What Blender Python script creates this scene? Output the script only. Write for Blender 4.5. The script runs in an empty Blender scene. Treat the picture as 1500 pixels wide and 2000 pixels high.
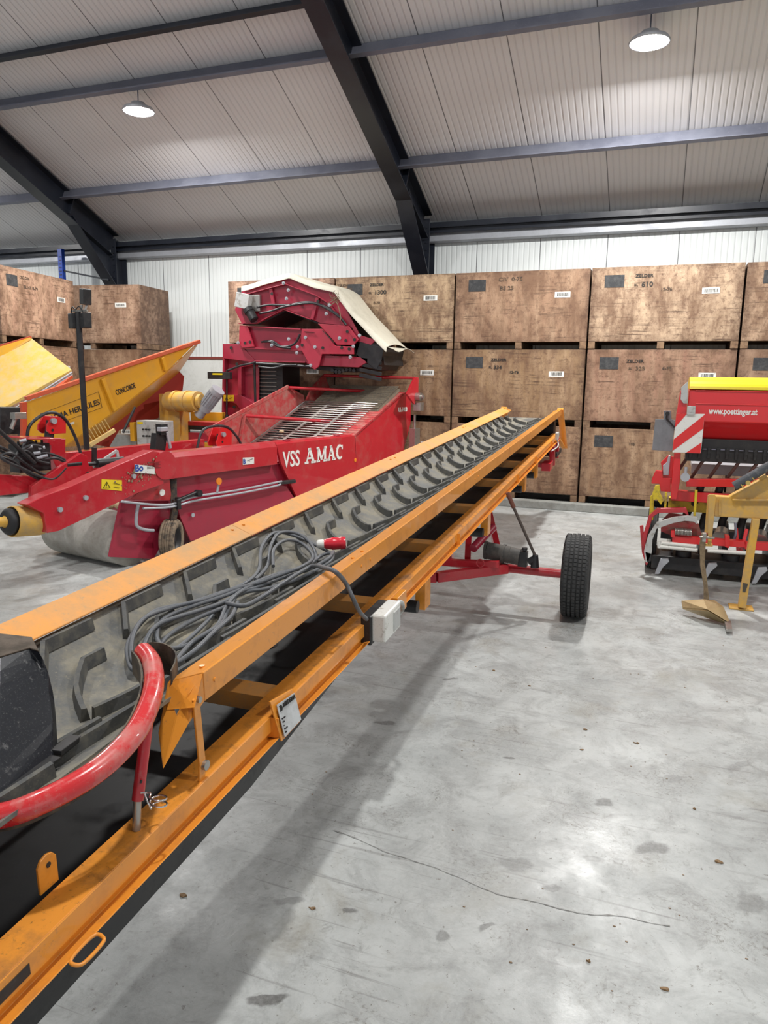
import bpy, math, random
from mathutils import Vector, Matrix, noise
random.seed(7)
C = bpy.context.scene.collection
PI = math.pi
V = Vector
def R(d): return math.radians(d)

# ------------------------------------------------------------------ camera
cam_d = bpy.data.cameras.new('camera'); cam = bpy.data.objects.new('camera', cam_d); C.objects.link(cam)
cam_d.sensor_fit = 'VERTICAL'; cam_d.sensor_height = 36; cam_d.sensor_width = 27
cam_d.lens = 1443.4/2000*36; cam_d.clip_end = 200; cam_d.clip_start = .05
pit, yaw, rol = .178, .3588, .0141
Fw = V((-math.sin(yaw)*math.cos(pit), math.cos(yaw)*math.cos(pit), -math.sin(pit)))
Rt = V((math.cos(yaw), math.sin(yaw), 0)); Up = Rt.cross(Fw)
r_ = Rt*math.cos(rol)+Up*math.sin(rol); u_ = Up*math.cos(rol)-Rt*math.sin(rol)
cam.matrix_world = Matrix(((r_.x, u_.x, -Fw.x, 0), (r_.y, u_.y, -Fw.y, 0), (r_.z, u_.z, -Fw.z, 1.8), (0, 0, 0, 1)))
bpy.context.scene.camera = cam
# ------------------------------------------------------------------ world, view, lamp positions
sc = bpy.context.scene
sc.view_settings.view_transform = 'Standard'; sc.view_settings.look = 'None'; sc.view_settings.gamma = 1
sc.view_settings.use_curve_mapping = False
sc.view_settings.exposure = 0.0
w = bpy.data.worlds.new('world'); sc.world = w; w.use_nodes = True
w.node_tree.nodes['Background'].inputs[0].default_value = (.93, .95, 1, 1)
w.node_tree.nodes['Background'].inputs[1].default_value = .90
LAMP_W = 225
LAMP_COL = (1, .985, .96)
# lamp x, y, z, watts
LAMPS = [(-6.96, 8.9, 5.32, 1.0), (-.45, 9.0, 5.35, 1.25), (6.1, 9.0, 5.35, .8), (-6.96, 1.5, 8.6, 1.3), (-.45, 1.5, 8.6, 1.5), (6.1, 1.5, 8.6, 1.3), (-13.4, 8.9, 5.32, .8)]

# ------------------------------------------------------------------ mesh helper
class MB:
    def __init__(s): s.v = []; s.f = []; s.m = []; s.s = []
    def add(s, vs, fs, mi=0, sm=False):
        n = len(s.v); s.v += [tuple(v) for v in vs]
        for f in fs: s.f.append([i+n for i in f]); s.m.append(mi); s.s.append(sm)
        return s
    def box(s, x0, x1, y0, y1, z0, z1, mi=0):
        return s.add([(x0,y0,z0),(x1,y0,z0),(x1,y1,z0),(x0,y1,z0),(x0,y0,z1),(x1,y0,z1),(x1,y1,z1),(x0,y1,z1)],
                     [(3,2,1,0),(4,5,6,7),(0,1,5,4),(1,2,6,5),(2,3,7,6),(3,0,4,7)], mi)
    def prism(s, pts, off, mi=0):
        pts = [V(p) for p in pts]; off = V(off); n = len(pts)
        nn = V((0,0,0))
        for i in range(n): nn += (pts[i]-pts[0]).cross(pts[(i+1) % n]-pts[0])
        if nn.dot(off) > 0: pts.reverse()
        vs = pts+[p+off for p in pts]
        return s.add(vs, [list(range(n)), list(range(2*n-1, n-1, -1))]+[(i, i+n, (i+1) % n+n, (i+1) % n) for i in range(n)], mi)
    def bar(s, p, q, w, h, up=(0,0,1), mi=0):
        p, q = V(p), V(q); d = (q-p).normalized(); up = V(up)
        sd = d.cross(up)
        if sd.length < 1e-3: sd = d.cross(V((1,0,0)))
        sd.normalize(); u = sd.cross(d); sd *= w/2; u *= h/2
        return s.prism([p-sd-u, p+sd-u, p+sd+u, p-sd+u], q-p, mi)
    def ring(s, c, d, ref, r, n):
        d = d.normalized(); a = ref-d*ref.dot(d)
        if a.length < 1e-5: a = d.orthogonal()
        a.normalize(); b = d.cross(a)
        return [c+(a*math.cos(2*PI*i/n)+b*math.sin(2*PI*i/n))*r for i in range(n)], a
    def tube(s, pts, r, n=10, closed=False, mi=0, caps=True):
        pts = [V(p) for p in pts]; m = len(pts); ref = V((.123, .2, .97)); vs = []
        rr = r if hasattr(r, '__len__') else [r]*m
        for i in range(m):
            if closed: d = pts[(i+1) % m]-pts[i-1]
            else: d = pts[min(i+1, m-1)]-pts[max(i-1, 0)]
            rg, ref = s.ring(pts[i], d, ref, rr[i], n); vs += rg
        fs = []
        for i in range(m if closed else m-1):
            j = (i+1) % m
            for k in range(n): fs.append((i*n+k, i*n+(k+1) % n, j*n+(k+1) % n, j*n+k))
        s.add(vs, fs, mi, True)
        if caps and not closed:
            s.add(vs[:n], [list(range(n-1, -1, -1))], mi); s.add(vs[-n:], [list(range(n))], mi)
        return s
    def cyl(s, p, q, r, n=20, r2=None, mi=0): return s.tube([p, q], [r, r if r2 is None else r2], n, mi=mi)
    def lathe(s, prof, c, ax, n=32, mi=0, sm=True):
        c, ax = V(c), V(ax).normalized(); vs = []; ref = ax.orthogonal()
        for (r, h) in prof:
            rg, _ = s.ring(c+ax*h, ax, ref, max(r, 1e-4), n); vs += rg
        fs = []
        for i in range(len(prof)-1):
            for k in range(n): fs.append((i*n+k, i*n+(k+1) % n, (i+1)*n+(k+1) % n, (i+1)*n+k))
        return s.add(vs, fs, mi, sm)
    def ball(s, c, r, n=8, sq=(1,1,1), mi=0, j=0):
        c = V(c); vs = []; fs = []; m = n//2
        for i in range(m+1):
            t = PI*i/m
            for k in range(n):
                p = 2*PI*k/n; d = V((math.sin(t)*math.cos(p)*sq[0], math.sin(t)*math.sin(p)*sq[1], math.cos(t)*sq[2]))
                vs.append(c+d*r*(1+(noise.noise(d*2+c*9)*j if j else 0)))
        for i in range(m):
            for k in range(n): fs.append((i*n+k, (i+1)*n+k, (i+1)*n+(k+1) % n, i*n+(k+1) % n))
        return s.add(vs, fs, mi, True)
    def grid(s, fn, nu, nv, mi=0, th=None):
        vs = [V(fn(i/nu, j/nv)) for i in range(nu+1) for j in range(nv+1)]
        fs = [(i*(nv+1)+j, (i+1)*(nv+1)+j, (i+1)*(nv+1)+j+1, i*(nv+1)+j+1) for i in range(nu) for j in range(nv)]
        s.add(vs, fs, mi, True)
        if th:
            vs2 = [p+V(th) for p in vs]; s.add(vs2, [tuple(reversed(f)) for f in fs], mi, True)
            n = len(vs); e = [i*(nv+1) for i in range(nu+1)]+[nu*(nv+1)+j for j in range(1, nv+1)]+[i*(nv+1)+nv for i in range(nu-1, -1, -1)]+[j for j in range(nv-1, 0, -1)]
            s.add(vs+vs2, [(e[k], e[k]+n, e[(k+1) % len(e)]+n, e[(k+1) % len(e)]) for k in range(len(e))], mi)
        return s
    def cut(s): s.cuts = getattr(s, 'cuts', [])+[(len(s.v), len(s.f))]; return s
    def build(s, name, mat, parent=None, bevel=0, seg=2):
        cuts = getattr(s, 'cuts', [])
        if cuts:
            bounds = [(0, 0)]+cuts+[(len(s.v), len(s.f))]; o = None
            for (v0, f0), (v1, f1) in zip(bounds[:-1], bounds[1:]):
                if v1 == v0: continue
                q = MB(); q.v = s.v[v0:v1]; q.f = [[i-v0 for i in f] for f in s.f[f0:f1]]; q.m = s.m[f0:f1]; q.s = s.s[f0:f1]
                o2 = q.build(name, mat, parent, bevel, seg); o = o or o2
            return o
        me = bpy.data.meshes.new(name); me.from_pydata(s.v, [], s.f); me.update()
        for k, p in enumerate(me.polygons): p.material_index = s.m[k]; p.use_smooth = s.s[k]
        for mm in (mat if isinstance(mat, (list, tuple)) else [mat]): me.materials.append(mm)
        o = bpy.data.objects.new(name, me); C.objects.link(o)
        if parent: o.parent = parent
        if bevel:
            b = o.modifiers.new('bevel', 'BEVEL'); b.width = bevel; b.segments = seg; b.limit_method = 'ANGLE'; b.angle_limit = R(40); b.harden_normals = False
        return o

def tag(o, label, cat, group=None, kind=None):
    if label: o['label'] = label
    if cat: o['category'] = cat
    if group: o['group'] = group
    if kind: o['kind'] = kind
    return o
def frame(P, a, b, c):
    a, b, c, P = V(a), V(b), V(c), V(P)
    return Matrix(((a.x, b.x, c.x, P.x), (a.y, b.y, c.y, P.y), (a.z, b.z, c.z, P.z), (0, 0, 0, 1)))
def yawf(P, deg):
    t = R(deg); return frame(P, (math.cos(t), -math.sin(t), 0), (math.sin(t), math.cos(t), 0), (0, 0, 1))
def root(name, M, label, cat, group=None):
    o = bpy.data.objects.new(name, None); C.objects.link(o); o.matrix_world = M; o.empty_display_size = .2
    return tag(o, label, cat, group)
def cr(pts, k=6, closed=False):
    pts = [V(p) for p in pts]; n = len(pts); out = []
    for i in range(n if closed else n-1):
        if closed: a, b, c, d = pts[i-1], pts[i], pts[(i+1) % n], pts[(i+2) % n]
        else: a, b, c, d = pts[max(i-1, 0)], pts[i], pts[i+1], pts[min(i+2, n-1)]
        for j in range(k):
            t = j/k; out.append(.5*((2*b)+(c-a)*t+(2*a-5*b+4*c-d)*t*t+(3*b-a-3*c+d)*t**3))
    if not closed: out.append(pts[-1])
    return out
def text(s, size, o, xd, yd, mat, parent=None, name='lettering', bold=0, sx=1, shear=0, th=.0012, align='LEFT'):
    cu = bpy.data.curves.new(name, 'FONT'); cu.body = s; cu.size = size; cu.offset = bold; cu.extrude = th; cu.shear = shear; cu.align_x = align; cu.resolution_u = 3
    t = bpy.data.objects.new('tmp', cu); C.objects.link(t)
    bpy.context.view_layer.update()
    me = bpy.data.meshes.new_from_object(t.evaluated_get(bpy.context.evaluated_depsgraph_get()))
    bpy.data.objects.remove(t)
    xd, yd = V(xd).normalized(), V(yd).normalized(); zd = xd.cross(yd)
    me.transform(frame(o, xd*sx, yd, zd)); me.materials.clear(); me.materials.append(mat)
    ob = bpy.data.objects.new(name, me); C.objects.link(ob); ob.parent = parent
    return ob

# ------------------------------------------------------------------ materials
def nm(name):
    m = bpy.data.materials.new(name); m.use_nodes = True; nt = m.node_tree
    return m, nt, nt.nodes['Principled BSDF'], nt.nodes, nt.links
def mix(nt, fac, a, b):
    n = nt.nodes.new('ShaderNodeMix'); n.data_type = 'RGBA'
    if isinstance(fac, (int, float)): n.inputs[0].default_value = fac
    else: nt.links.new(fac, n.inputs[0])
    for i, x in ((6, a), (7, b)):
        if isinstance(x, tuple): n.inputs[i].default_value = (*x[:3], 1)
        else: nt.links.new(x, n.inputs[i])
    return n.outputs[2]
def noi(nt, vec, scale, detail=4, rough=.6, lo=.4, hi=.6, dist=0):
    n = nt.nodes.new('ShaderNodeTexNoise'); n.inputs['Scale'].default_value = scale; n.inputs['Detail'].default_value = detail
    n.inputs['Roughness'].default_value = rough; n.inputs['Distortion'].default_value = dist
    if vec: nt.links.new(vec, n.inputs['Vector'])
    r = nt.nodes.new('ShaderNodeMapRange'); r.inputs[1].default_value = lo; r.inputs[2].default_value = hi
    nt.links.new(n.outputs[0], r.inputs[0]); return r.outputs[0]
def coord(nt, scale=(1,1,1), rot=(0,0,0), world=False, rnd=False):
    if world:
        g = nt.nodes.new('ShaderNodeNewGeometry').outputs['Position']
    else: g = nt.nodes.new('ShaderNodeTexCoord').outputs['Object']
    mp = nt.nodes.new('ShaderNodeMapping'); mp.inputs['Scale'].default_value = scale; mp.inputs['Rotation'].default_value = rot
    nt.links.new(g, mp.inputs[0])
    if rnd:
        oi = nt.nodes.new('ShaderNodeObjectInfo'); m = nt.nodes.new('ShaderNodeMath'); m.operation = 'MULTIPLY'; m.inputs[1].default_value = 60
        nt.links.new(oi.outputs['Random'], m.inputs[0]); nt.links.new(m.outputs[0], mp.inputs['Location'])
    return mp.outputs[0]
def bump(nt, B, h, st=.3, dist=.01):
    b = nt.nodes.new('ShaderNodeBump'); b.inputs['Strength'].default_value = st; b.inputs['Distance'].default_value = dist
    nt.links.new(h, b.inputs['Height']); nt.links.new(b.outputs[0], B.inputs['Normal'])
def mth(nt, op, a, b=None):
    n = nt.nodes.new('ShaderNodeMath'); n.operation = op
    for i, x in ((0, a), (1, b)):
        if x is None: continue
        if isinstance(x, (int, float)): n.inputs[i].default_value = x
        else: nt.links.new(x, n.inputs[i])
    return n.outputs[0]
def paint(name, c, rough=.4, dirt=None, amt=.5, lo=.5, hi=.65, sc_=6, metal=0, coat=0, fine=True, bmp=0):
    m, nt, B, N, L = nm(name)
    B.inputs['Roughness'].default_value = rough; B.inputs['Metallic'].default_value = metal; B.inputs['Coat Weight'].default_value = coat
    col = c
    if dirt:
        v = coord(nt, world=True)
        f = mth(nt, 'MULTIPLY', noi(nt, v, sc_, 7, .7, lo, hi), amt)
        col = mix(nt, f, c, dirt)
        if fine:
            f2 = mth(nt, 'MULTIPLY', noi(nt, v, sc_*9, 5, .8, .58, .7), min(1, amt*1.2)); col = mix(nt, f2, col, dirt)
        L.new(col, B.inputs['Base Color'])
        rr = nt.nodes.new('ShaderNodeMapRange'); rr.inputs[3].default_value = rough; rr.inputs[4].default_value = min(1, rough+.35); L.new(f, rr.inputs[0]); L.new(rr.outputs[0], B.inputs['Roughness'])
        if bmp: bump(nt, B, noi(nt, v, sc_*14, 4, .6, 0, 1), bmp, .004)
    else: B.inputs['Base Color'].default_value = (*c, 1)
    return m
M_ORANGE = paint('orange_paint', (.80, .305, .035), .32, (.42, .17, .06), .55, .5, .7, 5, coat=.3)
M_ORANGE_DIRTY = paint('soiled_orange_paint', (.76, .285, .035), .42, (.18, .085, .03), .7, .46, .66, 7)
M_ORANGE_DUST = paint('dusty_orange_paint', (.78, .33, .07), .5, (.45, .30, .16), .8, .4, .68, 4)
M_RED = paint('red_paint', (.50, .016, .028), .3, (.40, .12, .10), .45, .5, .72, 4, coat=.4)
M_RED_DUST = paint('dusty_red_paint', (.52, .05, .055), .45, (.42, .22, .18), .85, .42, .66, 9)
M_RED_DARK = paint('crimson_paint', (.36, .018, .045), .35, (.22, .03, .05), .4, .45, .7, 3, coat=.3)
M_RED_BRIGHT = paint('bright_red_paint', (.68, .018, .022), .28, (.5, .05, .04), .3, .5, .75, 4, coat=.4)
M_RED_TUBE = paint('worn_red_tube_paint', (.62, .03, .035), .22, (.52, .22, .19), .8, .47, .66, 9, coat=.4)
M_YELLOW = paint('yellow_paint', (.72, .36, .02), .35, (.5, .3, .08), .4, .5, .7, 5, coat=.2)
M_YELLOW_DUST = paint('dusty_yellow_paint', (.68, .38, .055), .5, (.42, .30, .16), .8, .4, .66, 6)
M_YELLOW_PALE = paint('worn_yellow_belt', (.78, .50, .10), .5, (.62, .50, .30), .8, .42, .66, 7)
M_YELLOW_BRIGHT = paint('lemon_yellow_paint', (.80, .62, .02), .3)
M_BLACKST = paint('black_steel_paint', (.012, .015, .024), .35, (.03, .035, .05), .5, .5, .7, 3)
M_GALV = paint('galvanised_steel', (.16, .17, .22), .42, (.23, .24, .29), .7, .42, .62, 2, metal=.35)
M_GALVL = paint('bright_galvanised_steel', (.50, .52, .56), .35, (.38, .39, .42), .6, .4, .6, 3, metal=.4)
M_GREY = paint('light_grey_paint', (.50, .51, .50), .45, (.25, .22, .18), .7, .52, .64, 14)
M_STEEL = paint('bare_steel', (.45, .43, .40), .3, (.25, .22, .18), .6, .5, .7, 20, metal=.8)
M_CHROME = paint('chrome', (.75, .75, .75), .12, metal=1)
M_BLACK = paint('black_plastic', (.015, .015, .017), .45, (.06, .055, .05), .5, .5, .7, 8)
M_BLACKR = paint('smooth_black_rubber', (.010, .010, .012), .5, (.022, .022, .024), .6, .5, .7, 5)
M_GUARD = paint('scuffed_black_guard', (.010, .012, .017), .33, (.16, .16, .16), .8, .60, .70, 26)
M_HOSE = paint('hose_rubber', (.02, .021, .023), .38, (.09, .09, .095), .6, .45, .7, 14)
M_CABLE = paint('grey_cable_sheath', (.085, .095, .11), .4, (.16, .16, .165), .7, .42, .66, 16)
M_BELT = paint('dusty_belt_rubber', (.115, .118, .115), .6, (.27, .245, .185), .95, .40, .62, 6, bmp=.3)
M_CLEAT = paint('cleat_rubber', (.060, .062, .062), .55, (.16, .15, .12), .7, .46, .66, 18)
M_TYRE = paint('tyre_rubber', (.028, .029, .030), .7, (.075, .073, .07), .6, .45, .66, 30, bmp=.4)
M_TYRE_MUD = paint('muddy_tyre_rubber', (.05, .045, .04), .85, (.30, .23, .16), 1, .36, .55, 12, bmp=.8)
M_CREAM = paint('cream_tarpaulin', (.66, .63, .52), .6, (.45, .42, .33), .6, .48, .68, 4)
M_WHITE = paint('white_plastic', (.78, .78, .74), .4, (.3, .25, .18), .7, .58, .66, 20)
M_WHITEFLAT = paint('white_lettering', (.82, .80, .76), .5)
M_INK = paint('black_ink', (.02, .018, .016), .7)
M_INKSOFT = paint('faded_black_ink', (.055, .038, .028), .8, (.2, .13, .08), .8, .46, .6, 30)
M_SLATE = paint('black_chalk_patch', (.03, .032, .035), .75, (.09, .09, .09), .8, .45, .65, 16)
M_ORANGE_REF = paint('amber_reflector', (.85, .25, .02), .3)
M_REDREF = paint('red_reflective_stripe', (.70, .03, .03), .4)
M_SILVER = paint('silver_sticker', (.55, .57, .58), .35, (.35, .36, .36), .5, .45, .6, 20)
M_BLUE = paint('blue_rack_paint', (.01, .06, .42), .4)
M_LINE = paint('brown_red_rail', (.22, .045, .035), .6)
M_RED_PLUG = paint('red_plug_plastic', (.66, .02, .04), .3)
M_MUD = paint('dried_mud', (.42, .30, .20), .95, (.25, .17, .1), .8, .4, .6, 40)
M_ROLLER = paint('dusty_white_roller', (.44, .43, .39), .6, (.28, .26, .22), .8, .42, .62, 3)
M_TUBEDK = paint('dark_seed_pipe', (.10, .055, .045), .45)
M_POTATO = paint('potato_skin', (.55, .42, .25), .8, (.3, .2, .12), .6, .45, .6, 30)
def emat():
    m, nt, B, N, L = nm('lamp_glow'); B.inputs['Emission Color'].default_value = (1, 1, 1, 1); B.inputs['Emission Strength'].default_value = 40; return m
M_GLOW = emat()

STAINS = [((-0.96,1.644,-0), .060, .020, .5, .95), ((-0.395,2.541,0), .06, .045, 0, .5), ((0.075,2.829,-0), .065, .038, .3, .85), ((-0.121,3.108,0), .040, .028, .4, .8), ((-0.578,3.318,0), .025, .016, .2, .9), ((0.419,2.635,-0), .06, .04, .8, .5), ((-0.258,2.451,0), .035, .02, 0, .7), ((-1.274,3.442,0), .06, .022, .2, .7), ((-1.108,2.041,0), .05, .02, .4, .5), ((-0.872,2.08,-0), .03, .015, .1, .8), ((0.152,3.423,0), .05, .02, .3, .35), ((0.463,3.674,0), .10, .03, .9, .35), ((-0.56,2.077,0), .03, .03, 0, .6), ((-0.422,2.181,-0), .04, .015, 1.0, .7), ((-0.126,2.675,0), .04, .02, 0, .5), ((-1.107,4.154,0), .05, .018, .6, .7), ((-0.58,4.169,-0), .08, .012, .1, .35)]
def m_floor():
    m, nt, B, N, L = nm('concrete_floor')
    v = coord(nt, world=True)
    c = mix(nt, noi(nt, v, 1.3, 9, .72, .36, .60), (.31, .325, .32), (.485, .505, .495))
    c = mix(nt, mth(nt, 'MULTIPLY', noi(nt, v, 4.5, 9, .74, .46, .66, .8), .75), c, (.22, .225, .22))
    c = mix(nt, mth(nt, 'MULTIPLY', noi(nt, v, 1.7, 6, .65, .56, .70, .5), .65), c, (.25, .235, .19))
    c = mix(nt, mth(nt, 'MULTIPLY', noi(nt, v, 11, 8, .78, .56, .68, 1.2), .6), c, (.17, .17, .155))
    for rz, sxy, a in ((25, (1.2, 34, 1), .5), (-38, (1.0, 40, 1), .45), (80, (1.1, 36, 1), .5), (8, (.8, 50, 1), .4)):
        vv = coord(nt, world=True, scale=sxy, rot=(0, 0, R(rz)))
        f = mth(nt, 'MULTIPLY', noi(nt, vv, 1.0, 3, .55, .64, .68), noi(nt, v, 1.1+a, 3, .5, .46, .56))
        c = mix(nt, mth(nt, 'MULTIPLY', f, a), c, (.16, .155, .15))
    wob = nt.nodes.new('ShaderNodeTexNoise'); wob.inputs['Scale'].default_value = 9; wob.inputs['Detail'].default_value = 6; L.new(v, wob.inputs['Vector'])
    wv = nt.nodes.new('ShaderNodeVectorMath'); wv.operation = 'MULTIPLY_ADD'; L.new(wob.outputs['Color'], wv.inputs[0]); wv.inputs[1].default_value = (.11, .11, 0); L.new(v, wv.inputs[2])
    for (p, rx, ry, ro, am) in STAINS:
        mp = nt.nodes.new('ShaderNodeMapping'); mp.vector_type = 'TEXTURE'; mp.inputs['Location'].default_value = (p[0]+.055, p[1]+.055, 0); mp.inputs['Rotation'].default_value = (0, 0, ro); mp.inputs['Scale'].default_value = (rx, ry, 1)
        L.new(wv.outputs[0], mp.inputs[0]); ln = nt.nodes.new('ShaderNodeVectorMath'); ln.operation = 'LENGTH'; L.new(mp.outputs[0], ln.inputs[0])
        mr = nt.nodes.new('ShaderNodeMapRange'); mr.inputs[1].default_value = 1.15; mr.inputs[2].default_value = .8; L.new(ln.outputs['Value'], mr.inputs[0])
        c = mix(nt, mth(nt, 'MULTIPLY', mr.outputs[0], am), c, (.11, .11, .105))
    c = mix(nt, mth(nt, 'MULTIPLY', noi(nt, v, 38, 4, .75, .635, .67), .75), c, (.10, .085, .065))
    c = mix(nt, mth(nt, 'MULTIPLY', mth(nt, 'MULTIPLY', noi(nt, v, 26, 8, .85, .52, .60, 2), noi(nt, v, 2.3, 4, .6, .50, .62)), .75), c, (.13, .12, .10))
    c = mix(nt, mth(nt, 'MULTIPLY', noi(nt, v, 60, 6, .8, .4, .62), .22), c, (.52, .53, .52))
    L.new(c, B.inputs['Base Color'])
    r = nt.nodes.new('ShaderNodeMapRange'); r.inputs[3].default_value = .29; r.inputs[4].default_value = .52
    L.new(noi(nt, v, 3, 6, .7, .35, .65), r.inputs[0]); L.new(r.outputs[0], B.inputs['Roughness'])
    bump(nt, B, noi(nt, v, 22, 6, .7, .2, .8), .12, .004)
    return m
def m_panel(name, rib, c, axis=0, seam=1.0, st=.5, dark=(.35, .35, .36)):
    m, nt, B, N, L = nm(name); v = coord(nt, world=True)
    sp = N.new('ShaderNodeSeparateXYZ'); L.new(v, sp.inputs[0]); x = sp.outputs[axis]
    fr = mth(nt, 'FRACT', mth(nt, 'MULTIPLY', x, 1/rib)); tri = mth(nt, 'ABSOLUTE', mth(nt, 'SUBTRACT', fr, .5))
    g = N.new('ShaderNodeMapRange'); g.inputs[1].default_value = .30; g.inputs[2].default_value = .48; L.new(tri, g.inputs[0])
    fs = mth(nt, 'FRACT', mth(nt, 'MULTIPLY', x, 1/seam)); s1 = mth(nt, 'LESS_THAN', fs, .012)
    col = mix(nt, mth(nt, 'MULTIPLY', noi(nt, v, 1.2, 3, .5, .35, .65), .35), c, tuple(k*.9 for k in c))
    col = mix(nt, mth(nt, 'MULTIPLY', g.outputs[0], .16), col, dark); col = mix(nt, mth(nt, 'MULTIPLY', s1, .85), col, (.1, .1, .11))
    L.new(col, B.inputs['Base Color']); B.inputs['Roughness'].default_value = .42
    bump(nt, B, mth(nt, 'SUBTRACT', mth(nt, 'MULTIPLY', g.outputs[0], -1), s1), st, .012)
    return m
def m_wood():
    m, nt, B, N, L = nm('weathered_plywood'); v = coord(nt, rnd=True); 
    oi = N.new('ShaderNodeObjectInfo')
    vs = coord(nt, scale=(1, 1, .12), rnd=True); vh = coord(nt, scale=(.3, 1, 7), rnd=True)
    base = oi.outputs['Color']
    c = mix(nt, mth(nt, 'MULTIPLY', noi(nt, vs, 9, 5, .6, .35, .7), .55), base, (.52, .37, .24))
    vm = coord(nt, scale=(1.3, 1, .55), rnd=True)
    c = mix(nt, mth(nt, 'MULTIPLY', noi(nt, vm, 2.6, 9, .74, .42, .60, .2), .85), c, (.15, .078, .042))
    c = mix(nt, mth(nt, 'MULTIPLY', noi(nt, v, 14, 8, .8, .51, .62), .7), c, (.12, .06, .035))
    c = mix(nt, mth(nt, 'MULTIPLY', mth(nt, 'MULTIPLY', noi(nt, vh, 6, 6, .75, .53, .63), noi(nt, v, 2.6, 2, .5, .44, .58)), .9), c, (.07, .035, .02))
    c = mix(nt, mth(nt, 'MULTIPLY', noi(nt, v, 45, 3, .7, .66, .7), .6), c, (.05, .025, .015))
    # darker grime creeping in from the board edges (uses the crate's own height)
    tc = N.new('ShaderNodeTexCoord'); sp = N.new('ShaderNodeSeparateXYZ'); L.new(tc.outputs['Object'], sp.inputs[0])
    ex = mth(nt, 'SUBTRACT', mth(nt, 'ABSOLUTE', mth(nt, 'SUBTRACT', sp.outputs[0], .935)), .80)
    ez = mth(nt, 'SUBTRACT', mth(nt, 'ABSOLUTE', mth(nt, 'SUBTRACT', sp.outputs[2], .585)), .40)
    e = mth(nt, 'MAXIMUM', ex, ez); nz = noi(nt, v, 7, 6, .7, .3, .7)
    e = mth(nt, 'MULTIPLY', mth(nt, 'MULTIPLY', e, 11), nz)
    cl = N.new('ShaderNodeClamp'); L.new(e, cl.inputs[0])
    c = mix(nt, mth(nt, 'MULTIPLY', cl.outputs[0], .8), c, (.09, .045, .025))
    L.new(c, B.inputs['Base Color']); B.inputs['Roughness'].default_value = .62
    bump(nt, B, noi(nt, vs, 60, 4, .6, .2, .8), .15, .003)
    return m
M_CRACK = paint('dark_crack_grime', (.34, .345, .335), .7, (.19, .185, .175), .8, .42, .6, 25)
M_FLOOR = m_floor(); M_WOOD = m_wood()
M_ROOF = m_panel('roof_liner_panel', .0835, (.72, .71, .725), 0, 1.002)
M_WALL = m_panel('wall_liner_panel', .0835, (.78, .82, .81), 0, 1.002, .4)
M_PLINTH = paint('white_plinth_concrete', (.76, .78, .75), .55, (.5, .51, .47), .5, .45, .65, 2)
M_KERB = paint('concrete_kerb', (.33, .34, .32), .7, (.2, .2, .18), .7, .42, .6, 4)
M_BATTEN = paint('crate_base_wood', (.26, .16, .09), .75, (.08, .045, .03), .8, .42, .62, 8)

# ------------------------------------------------------------------ the hall
def roofz(y): return 5.736-.448*(y-8.87)
def struct(name, mb, mat, bevel=0): return tag(mb.build(name, mat, None, bevel), None, None, None, 'structure')
WY = 12.05
struct('floor', MB().box(-24, 16, -12, 14, -.2, 0), M_FLOOR)
ob = MB()
ob.prism([(-24, 14, roofz(14)), (-24, -2, roofz(-2)), (-24, -2, roofz(-2)+.15), (-24, 14, roofz(14)+.15)], (40, 0, 0))
ob.prism([(-24, -2, roofz(-2)), (-24, -12, roofz(-2)-4.48), (-24, -12, roofz(-2)-4.33), (-24, -2, roofz(-2)+.15)], (40, 0, 0))
struct('ceiling', ob, M_ROOF)
struct('wall_back', MB().box(-24, 16, WY, WY+.12, 2.16, 4.6), M_WALL)
struct('wall_back_plinth', MB().box(-24, 16, WY-.03, WY+.12, 0, 2.16), M_PLINTH)
struct('wall_left', MB().box(-24.1, -24, -12, 14, 0, 8), M_WALL)
struct('wall_right', MB().box(16, 16.1, -12, 14, 0, 8), M_WALL)
struct('trim_1', MB().box(-24, 16, WY-.05, WY-.03, 2.115, 2.165), M_LINE)
struct('trim_2', MB().box(-6.8, 16, 10.55, 10.72, 0, .11).box(-24, -6.8, 11.6, 11.9, 0, .11), M_KERB, .01)
n = 3
def ibeam(mb, p, q, h, w, up, tf=.016, tw=.012):
    up = V(up); p, q = V(p), V(q); d = (q-p).normalized(); sd = d.cross(up).normalized(); u = sd.cross(d)
    a, b = sd*w/2, u*h/2
    prof = [-a-b, a-b, a-b+u*tf, sd*tw/2-b+u*tf, sd*tw/2+b-u*tf, a+b-u*tf, a+b, -a+b, -a+b-u*tf, -sd*tw/2+b-u*tf, -sd*tw/2-b+u*tf, -a-b+u*tf]
    mb.prism([p+k for k in prof], q-p)
sl = V((0, -1, .448)).normalized(); nup = V((0, .448, 1)).normalized()
for X in (-16.1, -9.95, -3.82, 2.42, 8.6):
    mb = MB()
    pk = V((X, -2, roofz(-2)))-nup*.235; pe = V((X, WY-.2, roofz(WY-.2)))-nup*.235
    ibeam(mb, pe, pk, .42, .25, nup)
    ibeam(mb, (X, WY-.17, 0), (X, WY-.17, 4.3), .3, .25, (0, 1, 0))
    # haunch under the knee
    hp = [(X, 11.75, 3.42), (X, 10.75, roofz(10.75)-.40), (X, 11.75, roofz(11.75)-.38)]
    mb.prism([(p[0]-.008, p[1], p[2]) for p in hp], (.016, 0, 0))
    mb.bar(V((X, 11.86, 3.30)), V((X, 10.70, roofz(10.70)-.41)), .25, .018, (0, 1, .5))
    for k in range(7):
        for s in (-.07, .07): mb.cyl((X+s, 11.74, 3.5+k*.11), (X+s, 11.71, 3.5+k*.11), .014, 6)
    mb.bar((X-.1, 10.72, roofz(10.72)-.22), (X+.1, 10.72, roofz(10.72)-.22), .02, .34, (0, .448, 1))
    struct('trim_%d' % n, mb, M_BLACKST, .003); n += 1
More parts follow.
